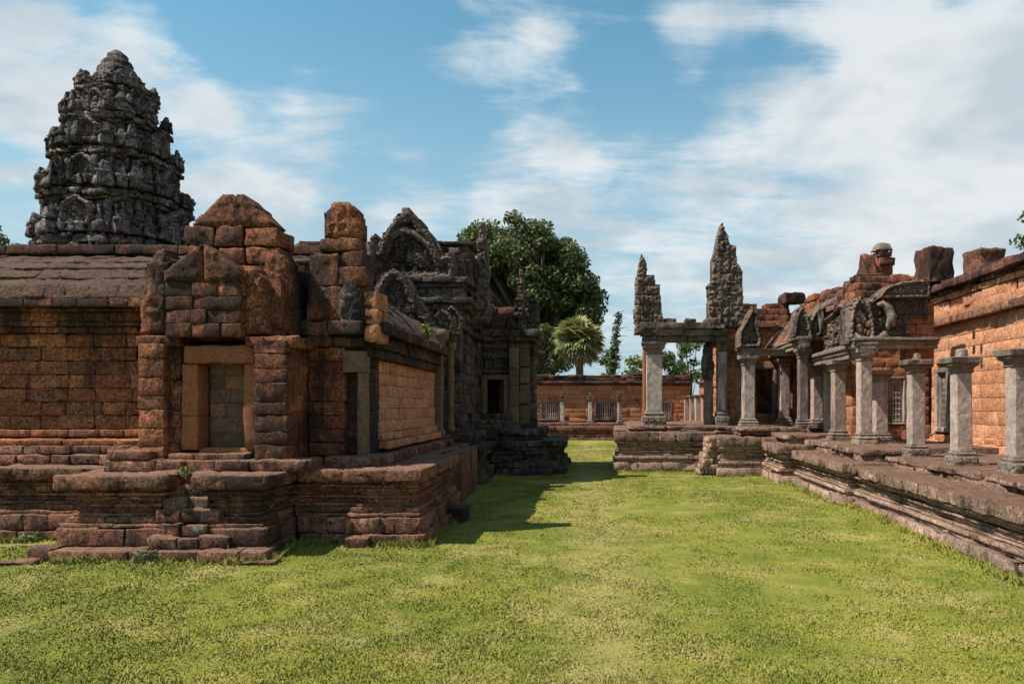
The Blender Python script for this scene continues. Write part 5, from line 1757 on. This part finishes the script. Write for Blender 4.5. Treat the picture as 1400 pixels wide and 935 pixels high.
# ------------------------------------------------------------------ far enclosure
def make_far():
    e = thing('enclosure_wall', 'long orange enclosure wall with three barred windows, closing the far end of the lawn', 'wall', (0, 39, 0))
    Y = 39.0
    pts = [(-26, Y), (5.6, Y)]
    wins = [(X(739, Y), X(766, Y)), (X(813, Y), X(841, Y)), (X(893, Y), X(919, Y)), (X(655, Y), X(682, Y))]
    gaps = [(0, a + 26, b + 26, 1.0, 1.98) for a, b in wins]
    mb = MB()
    wall(mb, pts, 0.9, 2.85, h=0.25, L=0.7, dep=0.4, jit=0.01, bev=0.015, amp=0.01, gaps=gaps, lod=0)
    mb.box(-26, 5.6, Y + 0.25, Y + 1.6, 0, 3.36, tone=0.4)
    mb.build('wall', M['lat_orange2'], e)
    mb = MB()
    courses(mb, pts, [(2.85, 2.95, 0.1), (2.95, 3.08, 0.2)], L=0.8, dep=0.6, jit=0.02, bev=0.03, amp=0.02, lod=0)
    courses(mb, pts, [(3.08, 3.25, 0.02), (3.25, 3.4, 0.0)], L=0.7, dep=0.8, jit=0.05, bev=0.04, amp=0.04, lod=0)
    course(mb, pts, 3.4, 3.55, out=-0.05, L=0.6, dep=0.7, jit=0.05, bev=0.04, amp=0.04, lod=0, miss=0.6)
    mb.build('coping', M['lat_dark'], e)
    mb = MB()
    foot = [(-26, Y - 1.9), (5.6, Y - 1.9)]
    courses(mb, foot, [(0, 0.14, 0.1), (0.14, 0.3, 0.02), (0.3, 0.4, -0.05), (0.4, 0.52, 0.0), (0.52, 0.72, 0.1)], L=0.7, dep=0.7, jit=0.025, bev=0.03, amp=0.02, lod=0)
    courses(mb, [(-26, Y - 1.2), (5.6, Y - 1.2)], [(0.7, 0.88, 0.0)], L=0.7, dep=1.3, jit=0.025, bev=0.03, amp=0.02, lod=0)
    mb.box(-26, 5.6, Y - 1.7, Y, 0, 0.69)
    mb.build('plinth', M['lat_plinth'], e)
    for i, (a, b) in enumerate(wins[:3]):
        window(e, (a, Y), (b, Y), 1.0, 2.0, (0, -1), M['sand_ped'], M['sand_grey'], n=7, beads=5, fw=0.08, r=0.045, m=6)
    place = {731.5: 'leftmost window, left side', 769: 'leftmost window, right side', 807: 'middle window, left side', 847: 'middle window, right side'}
    for px, where in place.items():
        y = Y - 1.0
        x = X(px, y)
        t = thing('colonnette', 'pale knobbed colonnette before the far wall, %s' % where, 'colonnette', (x, y, 0.88), 'colonnettes before the far wall')
        pillar_parts(t, x, y, 0.88, 2.12, 0.2, ang=0, base_h=0.14, cap_h=0.16, tone=0.9)
        mb = MB()
        mb.block((x, y, 2.2), (0.2, 0.2, 0.16), bev=0.05, amp=0.03)
        mb.block((x, y, 2.36), (0.16, 0.16, 0.18), bev=0.05, amp=0.03, taper=(0.6, 0.6))
        mb.build('knob', M['sand_black'], t)
    # side gallery running toward the pavilion
    g = thing('side_gallery', 'low orange side gallery wall seen end-on, behind the ruined portico', 'gallery', (6.2, 33, 0))
    mb = MB()
    sp = [(6.05, 38.9), (6.05, 27.2)]
    courses(mb, [(4.5, 38.9), (4.5, 27.2)], [(0, 0.3, 0.05), (0.3, 0.5, -0.05), (0.5, 0.9, 0.05)], L=0.7, dep=1.0, jit=0.02, bev=0.03, amp=0.02, lod=0)
    wall(mb, sp, 0.9, 2.9, h=0.25, L=0.7, dep=0.4, jit=0.01, bev=0.015, amp=0.01, lod=0)
    mb.box(5.0, 8, 27.2, 38.9, 0, 0.88)
    mb.box(6.3, 8, 27.2, 38.9, 0.8, 2.9)
    mb.build('wall', M['lat_orange2'], g)
    mb = MB()
    courses(mb, sp, [(2.9, 3.05, 0.15), (3.05, 3.35, 0.0)], L=0.7, dep=0.6, jit=0.04, bev=0.03, amp=0.03, lod=0)
    mb.build('coping', M['lat_dark'], g)
    for i, (y, nm) in enumerate(((36.5, 'farthest'), (34.6, 'second'), (32.8, 'third'), (31.0, 'fourth'), (29.2, 'nearest'))):
        t = thing('colonnette', 'slim grey side gallery pillar, %s of five from the far wall' % nm, 'colonnette', (5.05, y, 0.88), 'pillars of the side gallery')
        pillar_parts(t, 5.05, y, 0.88, 2.25, 0.22, ang=0, base_h=0.14, cap_h=0.16, tone=0.8)


make_far()


# ------------------------------------------------------------------ trees and plants
def leaves(mb, P, size, up=0.25, n_out=None, aspect=0.55):
    """one small pointed leaf (two bent triangles) at each point"""
    n = len(P)
    a = nrs.normal(size=(n, 3))
    if n_out is not None:
        a = a * 0.75 + n_out * 0.9
    a[:, 2] += up
    a /= np.linalg.norm(a, axis=1, keepdims=True)
    r = nrs.normal(size=(n, 3))
    u = np.cross(a, r)
    u /= np.maximum(np.linalg.norm(u, axis=1, keepdims=True), 1e-9)
    w = np.cross(a, u)
    s = size * (0.6 + 0.8 * nrs.rand(n))[:, None]
    v0 = P - u * s * 0.5
    v1 = P + w * s * aspect * 0.5 + a * s * 0.08
    v2 = P + u * s * 0.5
    v3 = P - w * s * aspect * 0.5 + a * s * 0.08
    V = np.stack([v0, v1, v2, v3], 1).reshape(-1, 3)
    mb.add(V, np.arange(4 * n).reshape(-1, 4), tone=np.repeat(nrs.rand(n), 4))


def clump_points(c, r, n, flat=0.8):
    d = nrs.normal(size=(n, 3))
    d /= np.linalg.norm(d, axis=1, keepdims=True)
    rad = nrs.rand(n) ** 0.45
    return np.array(c) + d * rad[:, None] * np.array([r, r, r * flat]), d


def tree(name, label, x, y, h, clumps, leaf, lmat, group=None, trunk_r=0.3, per=500, z0=0.0, lean=0.0, cat='tree'):
    """clumps = [(dx, dy, z, r)]; trunk with limbs that reach the clumps"""
    t = thing(name, label, cat, (x, y, z0), group)
    mb = MB()
    zl = min(c[2] for c in clumps)
    top = max(c[2] for c in clumps)
    tt = [(x + lean * (k / 6.0), y, z0 + (top * 0.75) * k / 6.0) for k in range(7)]
    mb.tube(tt, [trunk_r * (1.25 - 1.0 * k / 6.0) for k in range(7)], m=9, amp=0.03)
    for (dx, dy, z, r) in clumps:
        zb = z0 + max(0.5, (z * 0.5))
        f = min(1.0, zb / max(top * 0.75, 0.1))
        p0 = np.array([x + lean * f, y, zb])
        p1 = np.array([x + dx, y + dy, z0 + z])
        mid = (p0 + p1) / 2 + np.array([0, 0, -0.1 * r])
        mb.tube([p0, mid, p1], [trunk_r * 0.4, trunk_r * 0.25, trunk_r * 0.1], m=5)
    mb.build('trunk', M['bark'], t)
    mb = MB()
    for (dx, dy, z, r) in clumps:
        P, d = clump_points((x + dx, y + dy, z0 + z), r, int(per * (r ** 1.6)), 0.75)
        leaves(mb, P, leaf, n_out=d)
    mb.build('crown', lmat, t, smooth=False)
    return t


def crown_from_outline(px_poly, Y, n, rmin, rmax, depth, x, zoff=0.0):
    """clump centres spread through a crown whose silhouette is given"""
    P = np.array([(X(a, Y), Z(b, Y)) for a, b in px_poly])
    lo, hi = P.min(0), P.max(0)
    out = []
    guard = 0
    while len(out) < n and guard < 20000:
        guard += 1
        u = lo + (hi - lo) * nrs.rand(2)
        ins = False
        j = len(P) - 1
        for i in range(len(P)):
            if ((P[i, 1] > u[1]) != (P[j, 1] > u[1])) and (u[0] < (P[j, 0] - P[i, 0]) * (u[1] - P[i, 1]) / (P[j, 1] - P[i, 1] + 1e-12) + P[i, 0]):
                ins = not ins
            j = i
        if ins:
            out.append((u[0] - x, depth * (nrs.rand() - 0.5) * 2, u[1], rmin + (rmax - rmin) * nrs.rand()))
    return out


Y = 58.0
xt = X(735, Y)
cl = crown_from_outline([(640, 370), (648, 330), (668, 316), (690, 314), (704, 306), (722, 312), (738, 324), (752, 330), (768, 328), (785, 340), (800, 368), (812, 400), (815, 440), (800, 470), (770, 490), (735, 505), (690, 500), (660, 470), (640, 420)], Y, 215, 0.7, 1.45, 4.5, xt)
tree('broadleaf_tree', 'huge dark broadleaf tree towering beyond the far wall, behind the shrine', xt, Y, 16, cl, 0.33, M['leaf_dark'], trunk_r=0.6, per=330)

# low trees right behind the far wall
BG = 'trees growing beyond the far wall'
for (px0, px1, ptop, Y, n, mat, lab) in (
        (596, 625, 322, 60, 9, 'leaf_dark', 'small treetop showing left of the huge tree, above the shrine roof'),
        (690, 775, 440, 52, 46, 'leaf_dark', 'dark bushy tree filling the space under the huge tree crown'),
        (845, 885, 488, 50, 14, 'leaf_pale', 'yellow green bush above the far wall, left of the pale pillar'),
        (900, 935, 470, 56, 14, 'leaf_mid', 'airy tree seen through the ruined portico, nearer its pale pillar'),
        (925, 965, 462, 60, 16, 'leaf_mid', 'airy tree seen through the ruined portico, nearer its tall spire'),
        (962, 1010, 470, 62, 14, 'leaf_mid', 'mid green tree standing behind the tall gable spire'),
        (820, 850, 478, 47, 12, 'leaf_mid', 'fresh green bush at the foot of the vine covered trunk')):
    x = X((px0 + px1) / 2, Y)
    top = Z(ptop, Y)
    hw = (px1 - px0) * Y / FX / 2
    cl = []
    for k in range(n):
        zz = top * (0.45 + 0.5 * nrs.rand())
        f = 1.0 - 0.55 * max(0, zz / top - 0.6) / 0.4
        cl.append((hw * f * (nrs.rand() * 2 - 1), (nrs.rand() * 2 - 1) * 1.2, zz, 0.4 + 0.35 * nrs.rand()))
    tree('wall_tree', lab, x, Y, top, cl, 0.24, M[mat], BG, trunk_r=0.12, per=260)

# slender trunk smothered in creepers
Y = 46.0
xt = X(832, Y)
cl = [(0.15 * k * 0.35, 0.2 * (nrs.rand() - 0.5), 2.4 + 0.42 * k, 0.42 - 0.012 * k) for k in range(13)]
t = tree('vine_covered_tree', 'slender leaning trunk smothered in green creepers with bare twigs, right of the palm', xt, Y, 7.5, cl, 0.2, M['leaf_mid'], trunk_r=0.14, per=520, lean=0.55)
mb = MB()
for k in range(9):
    z = 3.4 + 0.5 * k
    x0 = xt + 0.05 * (z - 2)
    L = rnd.uniform(0.6, 1.3)
    mb.tube([(x0, Y, z), (x0 + L * 0.5, Y + 0.1, z + 0.25), (x0 + L, Y, z + 0.3 + rnd.uniform(-0.2, 0.4))], [0.035, 0.025, 0.012], m=5)
mb.build('twigs', M['bark'], t)


def make_palm():
    Y = 43.0
    x, zc = X(792, Y), Z(464, Y)
    t = thing('fan_palm', 'fan palm with a round shaggy crown and grey trunk, in front of the huge tree', 'palm tree', (x, Y, 0))
    mb = MB()
    mb.tube([(x, Y, 0), (x + 0.03, Y, zc * 0.5), (x, Y, zc)], [0.26, 0.22, 0.24], m=10, amp=0.03)
    mb.build('trunk', M['bark'], t)
    mg, md = MB(), MB()
    for k in range(120):
        a = rnd.uniform(0, 2 * math.pi)
        el = rnd.uniform(-1.15, 1.45)
        d = np.array([math.cos(a) * math.cos(el), math.sin(a) * math.cos(el), math.sin(el)])
        L = rnd.uniform(0.8, 1.1)
        o = np.array([x, Y, zc]) + d * L * 0.8
        nn = np.cross(d, (0, 0, 1) if abs(d[2]) < 0.9 else (1, 0, 0))
        nn /= np.linalg.norm(nn)
        up = np.cross(nn, d)
        tw = rnd.uniform(-0.7, 0.7)
        s = nn * math.cos(tw) + up * math.sin(tw)
        nl = 17
        tone = rnd.random()
        tgt = md if el < -0.45 and rnd.random() < 0.7 else mg
        V, Q = [], []
        for i in range(nl):
            b = (i / (nl - 1) - 0.5) * 3.9
            v = d * math.cos(b) + s * math.sin(b)
            ln = rnd.uniform(0.75, 1.0) * (1.0 if abs(b) < 1.3 else 0.75)
            side = np.cross(v, np.cross(d, s))
            side /= max(np.linalg.norm(side), 1e-9)
            tip = o + v * ln + np.array([0, 0, -0.22 * ln])
            m_ = o + v * ln * 0.55
            q = len(V)
            V += [o, m_ + side * 0.10, tip, m_ - side * 0.10]
            Q.append((q, q + 1, q + 2, q + 3))
        tgt.add(V, Q, tone=tone)
    mg.build('crown', M['palm_leaf'], t, smooth=False)
    md.build('dead_fans', M['straw'], t, smooth=False)


make_palm()

# tree at the left edge behind the tower, and a branch entering from the right
Y = 40.0
x = X(-25, Y)
cl = [(rnd.uniform(-2.2, 1.7), rnd.uniform(-1, 1), rnd.uniform(7.5, 11.6), rnd.uniform(0.5, 0.9)) for k in range(26)]
tree('broadleaf_tree', 'dark treetop at the left photo edge, beside the temple tower', x, Y, 11, cl, 0.26, M['leaf_dark'], trunk_r=0.3, per=330)
Y = 30.0
x = X(1455, Y)
cl = [(rnd.uniform(-1.9, 1.6), rnd.uniform(-1, 1), rnd.uniform(8.3, 9.6), rnd.uniform(0.3, 0.5)) for k in range(18)]
tree('broadleaf_tree', 'leafy branch tips reaching in at the right photo edge, above the gallery', x, Y, 9, cl, 0.2, M['leaf_dark'], trunk_r=0.25, per=260)
Y = 50.0
x = X(408, Y)
cl = [(rnd.uniform(-0.5, 0.5), rnd.uniform(-0.3, 0.3), Z(336, Y) - rnd.uniform(0, 0.7), 0.4) for k in range(6)]
tree('wall_tree', 'tiny treetop peeping over the hall ridge, left of the rounded finial', x, Y, 12, cl, 0.22, M['leaf_mid'], BG, trunk_r=0.1, per=260)


# weeds rooted in the masonry and at its foot
def weed(label, x, y, z, r, n, leaf, mat, group):
    t = thing('weed', label, 'weed', (x, y, z), group)
    mb = MB()
    P, d = clump_points((x, y, z + r * 0.5), r, n, 0.6)
    P[:, 2] = np.maximum(P[:, 2], z + 0.01)
    leaves(mb, P, leaf, up=0.5, n_out=d)
    mb.build('leaves', M[mat], t, smooth=False)
    mb = MB()
    for k in range(5):
        mb.tube([(x, y, z - 0.02), (x + rnd.uniform(-r, r) * 0.5, y + rnd.uniform(-r, r) * 0.5, z + r * 0.7)], [0.006, 0.003], m=4)
    mb.build('stem', M['leaf_mid'], t)


WG = 'weeds growing on the ruins'
weed('small yellow green plant rooted at the corner of the gallery wall ledge', 7.86, 16.72, 3.52, 0.2, 110, 0.09, 'leaf_pale', WG)
weed('tuft of dry green weed on the roof edge over the orange side wall', -2.9, 13.2, 3.0, 0.2, 120, 0.1, 'leaf_pale', WG)
weed('low weeds at the middle of the base slab', -4.9, 8.13, 0.0, 0.16, 120, 0.05, 'leaf_mid', WG)
weed('low weeds at the left end of the far plinth foot', -7.1, 9.38, 0.0, 0.13, 90, 0.05, 'leaf_mid', WG)
weed('small yellow weed on the mossy hall roof below the tower', -6.2, 10.45, 3.6, 0.09, 60, 0.05, 'leaf_pale', WG)
weed('small green weed between the pedestals on the plinth lip', -4.72, 8.66, 0.93, 0.1, 70, 0.045, 'leaf_mid', WG)

# stones lying in the grass
SG = 'stones lying in the grass by the hall'
for (lab, x, y, sx, sy, sz, mat) in (
        ('dark loose stone at the left end of the base slab', -6.12, 8.3, 0.26, 0.24, 0.17, 'lat_dark'),
        ('flat brown stone sunk in the grass left of the slab', -6.3, 8.1, 0.46, 0.2, 0.05, 'lat_plinth'),
        ('flat brown stone sunk in the grass at the slab right end', -3.62, 8.12, 0.4, 0.2, 0.05, 'lat_plinth'),
        ('reddish loose stone lying at the foot of the right plinth', -2.83, 9.14, 0.28, 0.22, 0.14, 'lat_plinth'),
        ('dark stone fallen at the right corner of the near plinth', -2.0, 11.2, 0.4, 0.35, 0.25, 'lat_dark')):
    mb = MB()
    mb.block((x, y, sz * 0.4), (sx, sy, sz), ang=rnd.uniform(-0.3, 0.3), bev=0.05, amp=0.04, seg=0.08)
    tag(mb.build('fallen_stone', M[mat]), lab, 'stone', SG, 'thing')
